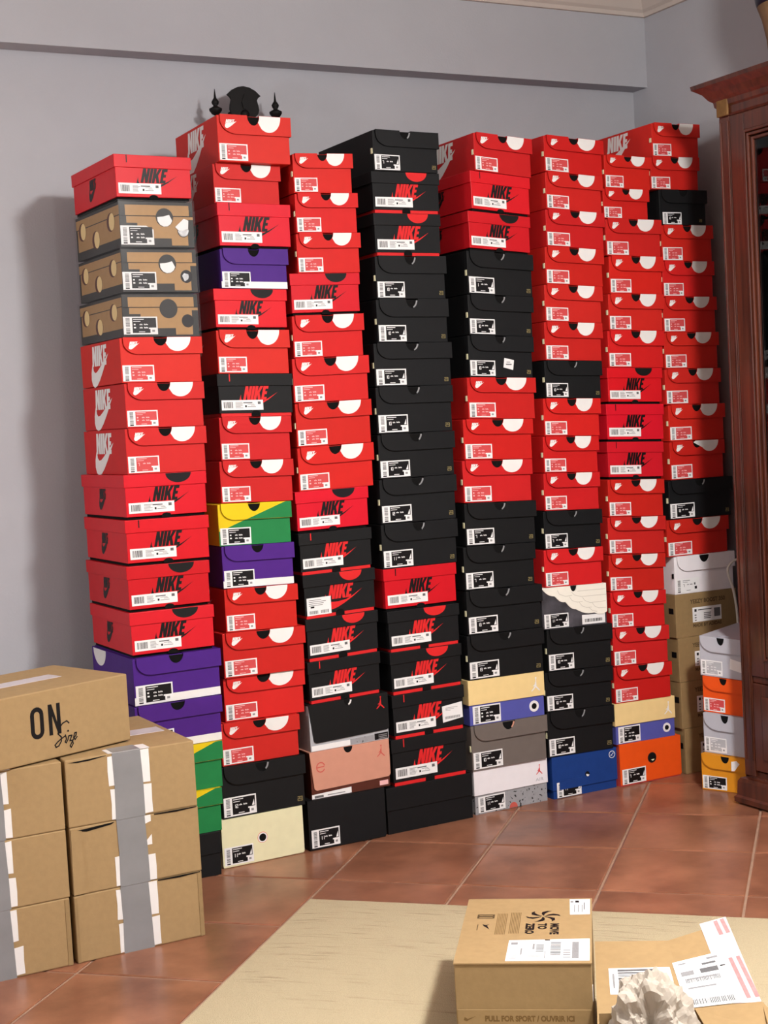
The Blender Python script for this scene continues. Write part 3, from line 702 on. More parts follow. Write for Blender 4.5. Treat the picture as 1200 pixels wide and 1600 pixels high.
        for q in (bo, lo_):
            md = q.modifiers.new('edge', 'BEVEL'); md.width = .0012; md.segments = 2; md.limit_method = 'ANGLE'
        if kind in ('rogs', 'bogs'):
            g = G(mp); g.plate(arc(W*.655, H-.001, W*.155, lf*.76, 0, -180, 16), 0, -.0004, 'black' if red else 'redink'); g.build('half_circle', root)
        else:
            g = G(mp); g.rect(W*.155, W*.168, H-lf*.62, H-.001, -.0003, 'ink' if red else 'redink'); g.build('lid_slit', root)
        g = G(mp); g.plate(arc(W*.49, sb, W*.055, sb*.9, 0, 180, 10), .003, .0026, 'dark'); g.rect(W*.43, W*.55, .0004, sb, .0026, 'dark'); g.build('finger_notch', root)
        g = G(mp); nike(g, W*.33, H*.385, H*.325, .0028, ink, .26, [(3.6, .55), (2.6, .02), (1.7, -.36), (1.0, -.6), (.45, -.72), (-.05, -.66), (-.4, -.45), (-.42, -.1), (-.2, .4), (-.2, .12), (-.1, -.08), (.2, -.18), (.6, -.2), (1.1, -.20), (1.9, -.12), (2.6, .12)], xs=.77); g.build('logo', root)
        g = G(mp); gw = random.uniform(.1, .14)
        g.rect(W*.66, W*.80, H*.17, H*.18, .0027, 'black' if not red else 'og'); 
        if key == (3, 10): sticker(root, mp, W*.04, H*.07, W*.33, H*.40, .0028, 'sq')
        else: sticker(root, mp, W*.045, sb+H*.075, W*.545, H*.235, .0028, 'long')
        if kind == 'bogk':
            g = G(mp); g.plate([(W*.69, H*.20), (W*.97, H*.26), (W*.965, H*.62), (W*.685, H*.57)], .003, .0016, 'paper')
            for k in range(3): g.rect(W*.73, W*(.8+.05*k), H*(.46+.03*k), H*(.47+.03*k), .0014, 'lgrey')
            x = .72
            while x < .93: g.rect(W*x, W*(x+.006), H*.27, H*.33, .0014, 'grey'); x += .012
            g.build('return_sticker', root)
        if c in (1, 2) or (c == 5 and i < 3): side_logo(root, (lambda u, v, d: mp(u+.0035, v, d)), L, H, 'ink' if red else 'redink', False)
    elif kind == 'wrap':
        g = G(mp); g.box(.004, W-.004, .002, H-.004, .003, L-.004, 'wrapb'); g.build('body', root)
        g = G(mp); d = .0026; q = lambda pts: g.plate([(W*a, H*b) for a, b in pts], .003, d, 'wrapk')
        q([(.09, .68), (.93, .68), (.93, .90), (.09, .90)]); g.build('lid_print', root)
        g = G(mp); q([(.10, .66), (.98, .66), (.98, .60), (.90, .60), (.90, .05), (.68, .05), (.68, .20), (.24, .20), (.24, .52), (.10, .52)]); g.build('front_print', root)
        g = G(mp); g.rect(.005, W-.005, H*.665, H*.675, .0018, 'dark'); g.build('lid_seam', root)
        ring(root, mp, W*.60, H*.64, W*.115, W*.11, .0022, 'wrapb', 'wrapb')
        if i < 3:
            g = G(mp); g.plate([(W*(.60+.1*math.cos(a)), H*(.64)+W*.1*math.sin(a)-W*.012) for a in [math.radians(x) for x in (170, 200, 230, 260, 290, 320, 345)]]+[(W*.66, H*.70), (W*.58, H*.66)], .0014, .0006, 'paper'); g.build('tissue', root)
        ring(root, mp, W*.84, H*.36, W*.078, W*.07, .0020, 'ink', 'foil' if i == 1 else 'ink', 'small_hole')
        if i < 3:
            g = G(mp); cx, cy = W*.83, H*.34
            P = [(cx+W*.05*math.cos(a)*random.uniform(.6, 1.2), cy+W*.05*math.sin(a)*random.uniform(.6, 1.2)) for a in [k*.7 for k in range(9)]]
            g.plate(P, .001, -.0005, 'foil')
            if i == 1: g.plate([(cx-W*.10, cy+H*.1), (cx+W*.02, cy+H*.28), (cx+W*.08, cy+H*.24), (cx+W*.07, cy+H*.06), (cx-W*.05, cy+H*.02)], .001, -.001, 'paper')
            g.build('foil_scrap', root)
        gg = G(lambda u, v, d: mp(.0036+d, v, L-u))
        gg.rect(L*.02, L*.98, H*.70, H*.90, 0, 'wrapk'); gg.rect(L*.05, L*.98, H*.20, H*.68, 0, 'wrapk')
        for a, b in ((.16, .62), (.46, .34), (.80, .60)):
            gg.plate(arc(L*a, H*b, L*.085, H*.20, 0, 360, 18)[:-1], 0, -.0004, 'brown'); gg.plate(arc(L*(a+.022), H*b, L*.060, H*.185, 0, 360, 18)[:-1], -.0005, -.0005, 'tan')  # pale discs paint the holes' lit inside, brown crescents their darker left rim
        gg.build('side_print', root)
        sticker(root, mp, W*.015, H*.06, W*.43, H*.40, .0018, 'blk', cut=(i == 1))
        g = G(mp); g.box(-.0005, W, 0, H, -.0012, L, 'film'); fo_ = g.build('plastic_wrap', root)
        fo_['label'] = 'clear glossy plastic film'
    elif kind == 'pale':
        sleeve_box(root, mp, W, H, L, 'pale', 'pale', .985)
        ring(root, mp, W*.49, H*.50, W*.062, W*.042, -.003, 'orange', 'dark'); ring(root, mp, W*.49, H*.50, W*.058, W*.043, -.0034, 'white', 'dark', 'hole_rim')
        sticker(root, mp, W*.02, H*.05, W*.35, H*.37, -.0032, 'blk', '11')
    elif kind == 'bbig':
        sleeve_box(root, mp, W, H, L, 'black', 'black', .985)
        g = G(mp); jump(g, W*.48, H*.53, H*.18, -.0032, 'ink'); g.build('logo', root)
        sticker(root, mp, W*.03, H*.05, W*.36, H*.36, -.0032, 'blk', '11')
    elif kind in ('bplain', 'blk'):
        lid_box(root, mp, W, H, L, 'black', 'black', .5, .0025)
    elif kind == 'bj':
        sleeve_box(root, mp, W, H, L, 'black', 'silver', .83, .012, .010)
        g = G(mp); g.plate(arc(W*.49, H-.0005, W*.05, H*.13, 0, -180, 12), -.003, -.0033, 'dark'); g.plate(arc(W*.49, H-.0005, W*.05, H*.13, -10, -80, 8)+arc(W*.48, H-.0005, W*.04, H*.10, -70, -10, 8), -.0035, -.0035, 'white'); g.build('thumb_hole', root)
        g = G(mp); jump(g, W*.90, H*.76, H*.16, -.0033, 'redink'); g.build('emblem', root)
        g = G(mp); g.plate([(W*.02, .001), (W*.5, .001), (W*.5, H*.12), (W*.02, H*.12)], 0, -.0005, 'paper'); g.rect(W*.5, W*.80, .002, H*.13, -.0004, 'cement'); g.rect(W*.81, W*.985, .002, H*.15, -.0005, 'ink')
        for k in range(3): g.rect(W*(.86), W*.97, H*(.03+.035*k), H*(.045+.035*k), -.0008, 'lgrey')
        g.build('size_label', root)
    elif kind == 'pink':
        sleeve_box(root, mp, W, H, L, 'pink', 'brown', .82, .010, .010)
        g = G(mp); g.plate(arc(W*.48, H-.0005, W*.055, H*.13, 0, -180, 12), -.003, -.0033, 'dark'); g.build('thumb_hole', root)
        g = G(mp); jump(g, W*.89, H*.74, H*.15, -.0033, 'coral'); g.build('emblem', root)
        g = G(mp); g.stroke(arc(W*.13, H*.66, W*.05, H*.1, 20, 330, 14), W*.012, -.0033, 'coral'); g.stroke([(W*.09, H*.66), (W*.17, H*.67)], W*.012, -.00335, 'coral'); g.build('round_emblem', root)
        g = G(mp); g.plate([(W*.01, .001), (W*.5, .001), (W*.5, H*.13), (W*.01, H*.10)], 0, -.0005, 'paper'); g.rect(W*.04, W*.15, H*.02, H*.07, -.0008, 'grey'); g.rect(W*.2, W*.42, H*.04, H*.06, -.0008, 'lgrey'); g.rect(W*.86, W*.97, H*.04, H*.14, -.0006, 'pinkt'); g.build('size_label', root)
    elif kind == 'tanblue':
        lid_box(root, mp, W, H, L, 'tan', 'violet', .55, .003)
        g = G(mp); jump(g, W*.88, H*.67, H*.19, -.0013, 'white'); g.build('emblem', root)
        ring(root, mp, W*.855, H*.23, W*.064, W*.034, .002, 'white', 'dark')
        sticker(root, mp, W*.05, H*.02, W*.36, H*.40, .002, 'blk')
    elif kind == 'cement':
        lid_box(root, mp, W, H, L, 'ltpaper', 'cement', .57, .003)
        g = G(mp); jump(g, W*.885, H*.73, H*.14, -.0013, 'redink')
        add_text(g, 'AIR', H*.11, lambda p: (W*.83+p[0]*1.3, H*.50+p[1], -.0013), 'silver'); g.build('emblem', root)
        g = G(mp); g.plate(arc(W*.52, .001, W*.055, H*.12, 0, 180, 10), .002, .0018, 'coral'); g.build('finger_notch', root)
        sticker(root, mp, W*.05, H*.03, W*.36, H*.36, .002, 'blk', '11')
    elif kind == 'wing':
        g = G(mp); g.box(.001, W-.001, 0, H-.004, 0, L, 'cloud'); g.build('body', root)
        hole = arc(W*.49, H, W*.05, H*.14, 0, -180, 10)
        p = [(W, H)]+hole+[(0, H)]
        for (a, b), (a2, b2) in zip([(0, .99), (.2, .78), (.36, .62), (.52, .42), (.8, .30)], [(.2, .78), (.36, .62), (.52, .42), (.8, .30), (1, .30)]):
            for k in range(1, 7):
                t = k/6; p.append((W*(a+(a2-a)*t), H*(b+(b2-b)*t-math.sin(math.pi*t)*.055)))
        g = G(mp); g.plate(p, 0, -.003, 'wingw'); g.box(0, W, H-.003, H, 0, L, 'wingw'); g.build('wing_lid', root)
        g = G(mp)
        for st in ([(.24, .92), (.27, .82), (.36, .76), (.46, .77)], [(.45, .86), (.5, .77), (.6, .72), (1, .72)], [(.42, .74), (.46, .64), (.54, .59), (.62, .60)], [(.62, .70), (.66, .61), (.74, .55), (.98, .56)], [(.57, .58), (.61, .49), (.68, .44), (.76, .44)], [(.77, .54), (.81, .45), (.87, .40), (.98, .40)], [(.72, .43), (.77, .35), (.84, .32)], [(.55, .86), (.98, .86)]):
            g.stroke([(W*a, H*b) for a, b in st], H*.012, -.0033, 'wingl')
        g.build('feather_lines', root)
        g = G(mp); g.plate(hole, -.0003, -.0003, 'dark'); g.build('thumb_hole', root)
        sticker(root, mp, W*.03, H*.02, W*.37, H*.34, -.0003, 'blk', '11')
        g = G(mp); g.plate([(W*.61, H*.03), (W*.97, H*.03), (W*.97, H*.26), (W*.61, H*.26)], 0, -.0005, 'paper'); x = .65
        while x < .93: t = random.choice((.008, .016)); g.rect(W*x, W*(x+t), H*.08, H*.16, -.0007, 'ink'); x += t+.008
        g.build('barcode_label', root)
    elif kind == 'frag':
        lid_box(root, mp, W, H, L, 'navy', 'navy', .80, .0035)
        g = G(mp); cx, cy, r = W*.925, H*.84, W*.045
        g.stroke(arc(cx, cy, r, r, 0, 360, 18)[:-1], W*.008, -.0014, 'white', True)
        g.plate([(cx-r*.7, cy-r*.25), (cx+r*.15, cy+r*.1), (cx+r*.05, cy+r*.35), (cx+r*.75, cy+r*.45), (cx-r*.05, cy-r*.1), (cx+r*.1, cy-r*.35)], -.0015, -.0015, 'white'); g.build('emblem', root)
        ring(root, mp, W*.53, H*.47, W*.038, W*.034, -.001, 'navy', 'dark'); g = G(mp); g.plate(arc(W*.535, H*.455, W*.024, W*.024, 150, 350, 10), -.002, -.002, 'white'); g.build('inner_tissue', root)
        sticker(root, mp, W*.06, H*.02, W*.37, H*.36, -.0008, 'blk', '11')
        g = G(mp); g.plate([(W*.10, H*.205), (W*.45, H*.205), (W*.45, H*.42), (W*.10, H*.42)], -.001, -.0022, 'navy'); g.build('lid_edge', root)
    elif kind == 'oranf':
        sleeve_box(root, mp, W, H, L, 'orange', 'lblred', .97)
        ring(root, mp, W*.52, H*.57, W*.072, W*.066, -.003, 'brown', 'dark'); g = G(mp); g.plate(arc(W*.53, H*.53, W*.025, W*.02, 180, 360, 8), -.0038, -.0038, 'pale'); g.build('inner_tissue', root)
        sticker(root, mp, W*.03, H*.04, W*.38, H*.36, -.0032, 'blk', '7')
    elif kind == 'yz':
        g = G(mp); g.box(0, W, 0, H, 0, L, 'yz'); bo = g.build('body', root); md = bo.modifiers.new('edge', 'BEVEL'); md.width = .0015; md.segments = 2
        g = G(mp); add_text(g, 'YEEZY BOOST 350', H*.13, lambda p: (W*.24+p[0]*W/.255*.95, H*.76+p[1], -.0003), 'yzt', .0006); g.build('title_print', root)
        g = G(mp); g.plate([(W*.27, H*.32), (W*.74, H*.32), (W*.74, H*.66), (W*.27, H*.66)], 0, -.0005, 'paper')
        g.rect(W*.30, W*.335, H*.56, H*.62, -.0007, 'ink'); g.rect(W*.36, W*.58, H*.585, H*.605, -.0007, 'ink'); g.rect(W*.62, W*.72, H*.40, H*.60, -.0007, 'grey')
        for k in range(4): g.rect(W*.45, W*(.56+.01*(k % 2)), H*(.38+.04*k), H*(.40+.04*k), -.0007, 'grey')
        for k in range(3): g.rect(W*.30, W*.33, H*(.35+.06*k), H*(.375+.06*k), -.0007, 'grey')
        g.build('size_label', root)
        g = G(mp); add_text(g, 'MADE BY ADIDAS', H*.11, lambda p: (W*.27+p[0]*W/.255*.95, H*.21+p[1], -.0003), 'yzt', .0005); g.build('maker_print', root)
        gg = G(lambda u, v, d: mp(-.0005+d, v, L-u)); gg.rect(L*.90, L*.97, H*.55, H*.68, 0, 'ink'); gg.build('side_print', root)
    k = random.uniform(.9, 1.08); tint = (k, k*random.uniform(.7, 1.25), k*random.uniform(.75, 1.2), 1) if kind in ('af', 'rog', 'rogs') else (k, k, k*random.uniform(.97, 1.05), 1)
    for ch in root.children: ch.color = tint
    return root

for c in sorted(STACKS):
    for i, rec in enumerate(STACKS[c]): make(c, i, rec)

# ------------------------------------------------------------------ brown shipping cartons at the left
def carton(x0, y0, w, d, h, z0, rz, label, tapes, front_extra=None, m='kraft', name='shipping_carton', sag=0):
    root = empty(name, (x0, y0, z0), rz); tag(root, label, 'carton', 'brown shipping cartons')
    mp = lambda u, v, dd: (u, dd, v)
    g = G(mp); g.box(0, w, .0, h, 0, d, m); bo = g.build('body', root)
    md = bo.modifiers.new('edge', 'BEVEL'); md.width = .003; md.segments = 2; md.limit_method = 'ANGLE'
    return root, mp
def jag(x0, x1, y0, y1, side, n=5):
    """white tape strip with rough ends"""
    return [(x0, y0), (x1, y0+random.uniform(-.002, .002)), (x1+random.uniform(-.0015, .0015), (y0+y1)/2), (x1, y1), (x0, y1+random.uniform(-.002, .002)), (x0+random.uniform(-.002, .002), (y0+y1)/2)]
CH = .1592
NAMES = {('r', 2): 'top carton of the right column, wide grey tape down its front', ('r', 1): 'middle carton of the right column with torn buckled front flap', ('r', 0): 'bottom carton of the right column standing on the tiles',
         ('l', 2): 'top carton of the left column, shaded by the carton above', ('l', 1): 'middle carton of the left column cut by photo edge', ('l', 0): 'bottom carton of the left column at photo edge'}
for side, x0 in (('l', .600), ('r', .9215)):
    for lv in (0, 1, 2):
        w = .316; z0 = lv*CH; dx = random.uniform(-.001, .001) + (2-lv)*-.0005 + (.0015 if side == 'r' else -.0015)
        root, mp = carton(x0+dx, 3.345, w, .40, CH-.0006, z0, 0, 'brown '+NAMES[(side, lv)], True)
        h = CH-.0006
        # lighter raw edge of the front flaps
        if lv == 0:
            G(mp).plate([(w-.012, .001), (w-.002, .001), (w-.002, h-.004), (w-.012, h-.002)], 0, -.0015, 'kraftd').build('flap_edge', root); G(mp).plate([(0.001, .001), (.008, .001), (.008, h-.004), (.001, h-.004)], 0, -.0015, 'kraftd').build('flap_edge', root)
        if side == 'r' and lv == 2: G(mp).plate([(.006, h*.955), (.055, h*.968), (.098, h*.985), (.098, h*.978), (.06, h*.945), (.03, h*.938)], 0, -.0004, 'dark').build('gap_shade', root)  # dark sliver paints the shade under the lifted flap
        if side == 'r' and lv < 2: G(mp).plate([(.205, h*.985), (.26, h*.972), (.312, h*.99), (.312, h*.998), (.205, h*.998)], 0, -.0016, 'dark').build('gap_shade', root)  # shade of the upper seam, painted as a dark plate
        if (side, lv) == ('r', 1):
            g = G(mp); g.plate([(.0, .002), (.028, .003), (.030, h*.5), (.024, h*.6), (.028, h*.94), (.002, h*.97)], 0, -.003, 'kraft'); g.build('torn_flap', root); G(mp).plate([(.012, h*.95), (.108, h*.985), (.10, h*.955), (.04, h*.915)], -.0002, -.0006, 'dark').build('gap_shade', root)  # dark plate above the torn flap is painted shade
        # tape: white strips below, grey duct tape on top
        c0 = .128 if side == 'r' else .168; tw = .068
        if side == 'r': c0 = .112+lv*.0; c1 = c0+.072
        else: c0, c1 = .07, .178+.003*(lv == 0)
        def wt(poly, d=-.0008): G(mp).plate(poly, 0, d, 'tapew').build('white_tape', root)
        if side == 'r':
            wt(jag(c0-.009, c0+.01, h*.02, h*.46, 1))
            if lv != 1:
                wt(jag(c0-.011, c0+.01, h*.52, h*.96, 1)); wt(jag(c1-.012, c1+.018, h*.50, h*.99, 1)); wt(jag(c1-.012, c1+.020, h*.02, h*.46, 1))
            else:
                wt(jag(c1-.012, c1+.018, h*.02, h*.40, 1)); wt([(c1-.004, h*.55), (c1+.012, h*.55), (c1+.012, h*.70), (c1-.004, h*.60)]); wt([(c1-.01, h*.86), (c1+.012, h*.90), (c1+.012, h*.995), (c1-.01, h*.995)])
        else:
            wt(jag(c1-.006, c1+.012, h*.52, h*.98, 1)); wt(jag(c1-.002, c1+.016+.006*(lv == 0), h*.03, h*.44, 1))
        if lv == 2: G(mp).box(c0-.009, c1+.02, h, h+.0012, -.0008, .045, 'tapew').build('white_tape', root)
        g = G(mp)
        g.plate([(c0, 0.0), (c1+.004*(2-lv)*.3, 0.0), (c1, h*.5), (c1-.003, h), (c0, h), (c0+.002, h*.5)], -.0008, -.0016, 'duct')
        if lv == 2: g.box(c0+.002, c1-.004, h+.0012, h+.002, -.0016, .05, 'duct')
        g.build('grey_tape', root)
        if lv == 2 and side == 'r':
            g = G(mp); g.box(.06, .30, h, h+.0012, .16, .22, 'pouch'); g.build('clear_tape', root)
# printed carton on top
ang = math.atan2(.12, .347); cw = .47
fr = Vector((1.117, 3.446)); ex = Vector((math.cos(ang), math.sin(ang))); fl_ = fr-ex*cw
root, mp = carton(fl_.x, fl_.y, cw, .30, .161, 3*CH+.003, ang, 'printed brown carton laid askew on top of the other cartons', False)
g = G(mp); h = .161
def W2(u, v): return (cw-.367+u, v)
OX = cw-.281
def ringpoly(cx, cy, rx, ry, t):
    o_ = []; i_ = []
    for (px, py, a0) in ((cx+rx*.35*0, cy+ry-rx, 0), (cx, cy-ry+rx, 180)):
        o_ += arc(px, py, rx, rx, a0, a0+180, 8); i_ += arc(px, py, rx-t, rx-t, a0, a0+180, 8)
    return o_, i_
oo, ii = ringpoly(OX+.020, .089, .018, .037, .0105)
for k in range(len(oo)):
    j = (k+1) % len(oo); g.plate([oo[k], oo[j], ii[j], ii[k]], -.0004, -.0004, 'ink')
nx = OX+.051
g.plate([(nx, .054), (nx, .126), (nx+.010, .126), (nx+.023, .082), (nx+.023, .126), (nx+.033, .126), (nx+.033, .054), (nx+.024, .054), (nx+.010, .098), (nx+.010, .054)], -.0004, -.0004, 'ink')
g.build('lettering', root)
g = G(mp); sx = OX+.062
S_ = [(.044, .078), (.038, .084), (.026, .080), (.014, .068), (.012, .058), (.020, .050), (.020, .040), (.012, .030), (.004, .028), (.002, .034), (.010, .040), (.022, .046), (.032, .050)]
g.stroke([(sx+a, b-.004) for a, b in S_], .0032, -.0006, 'ink')
g.stroke([(sx+a, b-.002) for a, b in [(.032, .050), (.034, .040), (.030, .034), (.033, .031), (.038, .038), (.041, .046), (.050, .046), (.043, .034), (.050, .034), (.052, .026), (.046, .018), (.043, .022), (.050, .032), (.055, .038), (.061, .044), (.063, .050), (.058, .050), (.054, .040), (.058, .034), (.064, .040)]], .003, -.0007, 'ink')
g.plate(arc(sx+.040, .056, .0025, .0025, 0, 360, 8)[:-1], -.0008, -.0008, 'ink')
g.build('script_lettering', root)
g = G(mp); g.box(0, cw-.10, h, h+.0008, .125, .18, 'pouch'); g.build('clear_tape', root)

# ------------------------------------------------------------------ rug
RC = Vector((1.556, 3.422)); ea = Vector((S2, -S2)); eb = Vector((-S2, -S2))
rug = empty('rug', (RC.x, RC.y, 0), math.radians(-45)); tag(rug, 'beige ribbed rug lying diagonally on the terracotta tiles', 'rug')
g = G(lambda u, v, d: (u, -d, v)); 
n = 24; vv = []; ff = []
for j in range(n+1):
    for i in range(n+1):
        x = 2.3*i/n; y = -1.7*j/n; e = min(i, j, n-i, n-j)
        vv.append((x, y, .010 if e > 0 else .004))
for j in range(n):
    for i in range(n): a = j*(n+1)+i; ff.append((a, a+n+1, a+n+2, a+1))
o = link('pile', vv, ff, ['rug'], None, rug, True)
slab('backing', 0, 2.3, -1.7, 0, 0.0002, .004, 'rug', rug)

# ------------------------------------------------------------------ delivery carton on the rug
NW, ND, NH = .262, .375, .159; nz = math.atan2(-.155, .211)
dc = empty('delivery_carton', (1.397, 2.428, .0105), nz); tag(dc, 'closed brown delivery carton with recycling print and white address label', 'carton', 'cartons on the rug')
mp = lambda u, v, d: (u, d, v)
g = G(mp); g.box(0, NW, 0, NH, 0, ND, 'kraftd'); bo = g.build('body', dc); md = bo.modifiers.new('edge', 'BEVEL'); md.width = .002; md.segments = 2
g = G(mp); g.box(-.001, NW+.001, NH, NH+.0025, -.002, ND, 'kraft'); bo = g.build('top_flap', dc)
tp = G(lambda u, v, d: (u, v, NH+.0027-d))           # drawing on the lid: u across, v away from the viewer
def pinwheel(cx, cy, r):
    for k in range(6):
        a = math.radians(60*k); p = [(.06, 0), (.30, .30), (.62, .46), (.95, .30), (1.06, .0), (.84, .14), (.5, .16), (.25, .07)]
        tp.plate([(cx+(x*math.cos(a)-y*math.sin(a))*r, cy+(x*math.sin(a)+y*math.cos(a))*r) for x, y in p], 0, 0, 'ink')
pinwheel(.163, .262, .034)
for k, t in enumerate(('MOVE', 'TO', 'ZERO')):
    sz = .026
    add_text(tp, t, sz, (lambda p, k=k: (.180-k*.025+p[1]*.9, .218-p[0]*.9, 0)), 'ink', .0014)
for k in range(7): tp.rect(.068+k*.0032, .0695+k*.0032, .155, .280, 0, 'kprint'); tp.rect(.096+k*.0032, .0975+k*.0032, .160, .285, 0, 'kprint')
tp.rect(.026, .062, .250, .275, 0, 'yzt'); tp.rect(.030, .058, .254, .258, -1e-4, 'kraft'); tp.rect(.030, .058, .266, .269, -1e-4, 'kraft')
tp.rect(.030, .0315, .180, .215, 0, 'yzt')
tp.plate([(.040, .215), (.043, .205), (.056, .185), (.050, .207), (.054, .216), (.048, .211)], 0, 0, 'ink')
tp.build('lid_print', dc)
g = G(lambda u, v, d: (u, v, NH+.0027-d)); g.plate([(.098, .008), (.259, .010), (.259, .128), (.100, .120)], 0, -.0005, 'paper'); e = -.0007
for k in range(9): g.rect(.183+.0, .203, .04+k*.008, .0445+k*.008, e, 'grey')
for k in range(6): g.rect(.155, .170, .055+k*.007, .059+k*.007, e, 'grey')
for k in range(4): g.rect(.105+.003*k, .118, .02+k*.007, .0225+k*.007, e, 'lgrey'); g.rect(.14, .165, .018+k*.006, .020+k*.006, e, 'lgrey'); g.rect(.208, .222, .025+k*.012, .030+k*.012, e, 'lgrey')
g.rect(.105, .118, .095, .108, e, 'lgrey'); g.rect(.125, .128, .04, .075, e, 'lgrey'); g.rect(.148, .152, .07, .1, e, 'lgrey'); g.rect(.172, .1735, .02, .06, e, 'lgrey'); g.rect(.171, .181, .117, .123, e, 'ink'); g.rect(.225, .238, .02, .11, e, 'lgrey')
g.build('address_label', dc)
g = G(lambda u, v, d: (u, v, NH+.0027-d)); g.plate([(.218, .270), (.259, .272), (.259, .368), (.216, .366)], 0, -.0005, 'paper'); g.rect(.228, .236, .345, .357, e, 'ink'); g.rect(.218, .224, .347, .353, e, 'grey')
for k in range(3): g.rect(.226+k*.008, .228+k*.008, .285, .33, e, 'lgrey')
g.rect(.246, .249, .30, .345, e, 'lgrey'); g.build('corner_label', dc)
g = G(mp); add_text(g, 'PULL FOR SPORT / OUVRIR ICI', .0150, lambda p: (.055+p[0]*.84, .048+p[1], -.0024), 'kprint', .0007)
g.plate([(.014, .050), (.020, .048), (.038, .058), (.022, .0525), (.016, .056)], -.0024, -.0024, 'kprint'); g.build('tear_strip_print', dc)
g = G(mp); g.box(.003, NW-.002, .036, .070, -.0022, 0, 'kraftd'); g.build('tear_strip', dc)
slab_m = G(mp); slab_m.box(NW, NW+.001, .085, .115, .003, .010, 'paper'); slab_m.build('side_sticker', dc)

# ------------------------------------------------------------------ opened carton with crumpled paper
oc = empty('open_carton', (1.573, 2.215, .0105), 0); tag(oc, 'opened brown carton with flaps spread wide and labels inside', 'carton', 'cartons on the rug')
O0 = Vector((1.573, 2.215, .0105)); toward = Vector((-.592, -.806, 0))
b0 = Vector((1.575, 2.215, .10)); b1 = Vector((1.720, 2.128, .10)); r1 = Vector((1.827, 2.051, .115))
t0 = Vector((1.7155, 2.4095, .15)); t1 = Vector((1.834, 2.326, .15)); t2 = Vector((1.945, 2.290, .172))
def panel(name, pts, th=.0035, m='kraft'):
    a = [Vector(p)-O0 for p in pts]; nrm = (a[1]-a[0]).cross(a[2]-a[0]).normalized()
    if nrm.z < 0: nrm = -nrm
    n = len(a); v = [p for p in a]+[p-nrm*th for p in a]
    f = [tuple(range(n)), tuple(range(n, 2*n))[::-1]]+[(i, i+n, (i+1) % n+n, (i+1) % n) for i in range(n)]
    return link(name, v, f, [m], None, oc)
panel('back_flap', [b0, b1, t1, t0]); panel('side_flap', [b1, r1, t2, t1])
D = .30
gnd = lambda p: Vector((p.x, p.y, .0150))
panel('back_wall', [gnd(b0), gnd(b1), b1, b0]); panel('back_wall', [gnd(b1), gnd(r1), r1, b1])
panel('side_wall', [gnd(b0), gnd(b0+toward*D), b0+toward*D, b0]); panel('side_wall', [gnd(r1), gnd(r1+toward*D), r1+toward*D, r1])
panel('front_wall', [gnd(b0+toward*D), gnd(r1+toward*D), r1+toward*D, b0+toward*D])
panel('carton_floor', [gnd(b0), gnd(b0+toward*D), gnd(r1+toward*D), gnd(r1), gnd(b1)])
panel('front_flap', [b1+(r1-b1)*.08+Vector((0, 0, .002)), r1+Vector((0, 0, .002)), r1+toward*.16+Vector((.05, -.02, -.01)), b1+toward*.16+Vector((.03, -.03, -.005))])
def onquad(q, pts, name, m, lift, prints=()):
    """flat sheet lying on a flap, given in the flap's own 0..1 coordinates"""
    a, b, c, d = q; nrm = (b-a).cross(d-a).normalized(); nrm = nrm if nrm.z > 0 else -nrm
    P = lambda s, t: a*(1-s)*(1-t)+b*s*(1-t)+c*s*t+d*(1-s)*t-O0
    v = []; f = []; mi = []; ms = [m]
    v += [P(*p)+nrm*lift for p in pts]; f.append(tuple(range(len(pts)))); mi.append(0)
    for (pp, pm) in prints:
        if pm not in ms: ms.append(pm)
        k = len(v); v += [P(*p)+nrm*(lift+.0004) for p in pp]; f.append(tuple(range(k, k+len(pp)))); mi.append(ms.index(pm))
    return link(name, v, f, ms, mi, oc)
rc = lambda a0, a1, b0_, b1_: [(a0, b0_), (a1, b0_), (a1, b1_), (a0, b1_)]
bars = []; y = .30
while y < .56: t = random.choice((.010, .02, .028)); bars.append((rc(.27, .76, y, y+t), 'grey')); y += t+random.choice((.006, .012))
onquad((b0, b1, t1, t0), rc(.16, .92, .24, .60), 'barcode_label', 'paper', .0008, bars+[(rc(.20, .225, .32, .52), 'lgrey')])
sf = (b1, r1, t2, t1)
onquad(sf, [(.62, .02), (1.0, .0), (1.10, 1.06), (.62, 1.08), (.60, .5)], 'document_pouch', 'pouch', .0010, [(rc(.83, .89, .06, .56), 'pinkstrip'), (rc(.95, 1.01, .06, .56), 'pinkstrip'), (rc(.86, .93, .86, 1.05), 'pinkstrip'), (rc(.98, 1.05, .86, 1.05), 'pinkstrip')])
lp = [(rc(.10, .55, .38, .395), 'lgrey'), (rc(.08, .50, .26, .28), 'lgrey'), (rc(.34, .62, .44, .50), 'grey'), (rc(.40, .62, .54, .565), 'grey'), (rc(.04, .24, .44, .50), 'lgrey'), (rc(.04, .16, .60, .62), 'lgrey'), (rc(.5, .68, .60, .625), 'lgrey'), (rc(.66, .74, .48, .495), 'ink')]
x = .08
while x < .62: t = random.choice((.006, .012)); lp.append((rc(x, x+t, .34, .40), 'grey')); x += t+.009
x = .06
while x < .68: t = random.choice((.006, .014)); lp.append((rc(x, x+t, .05, .12), 'grey')); x += t+.010
onquad(sf, [(-.02, .02), (.74, .02), (.76, .66), (-.04, .66)], 'address_label', 'paper', .0018, lp)
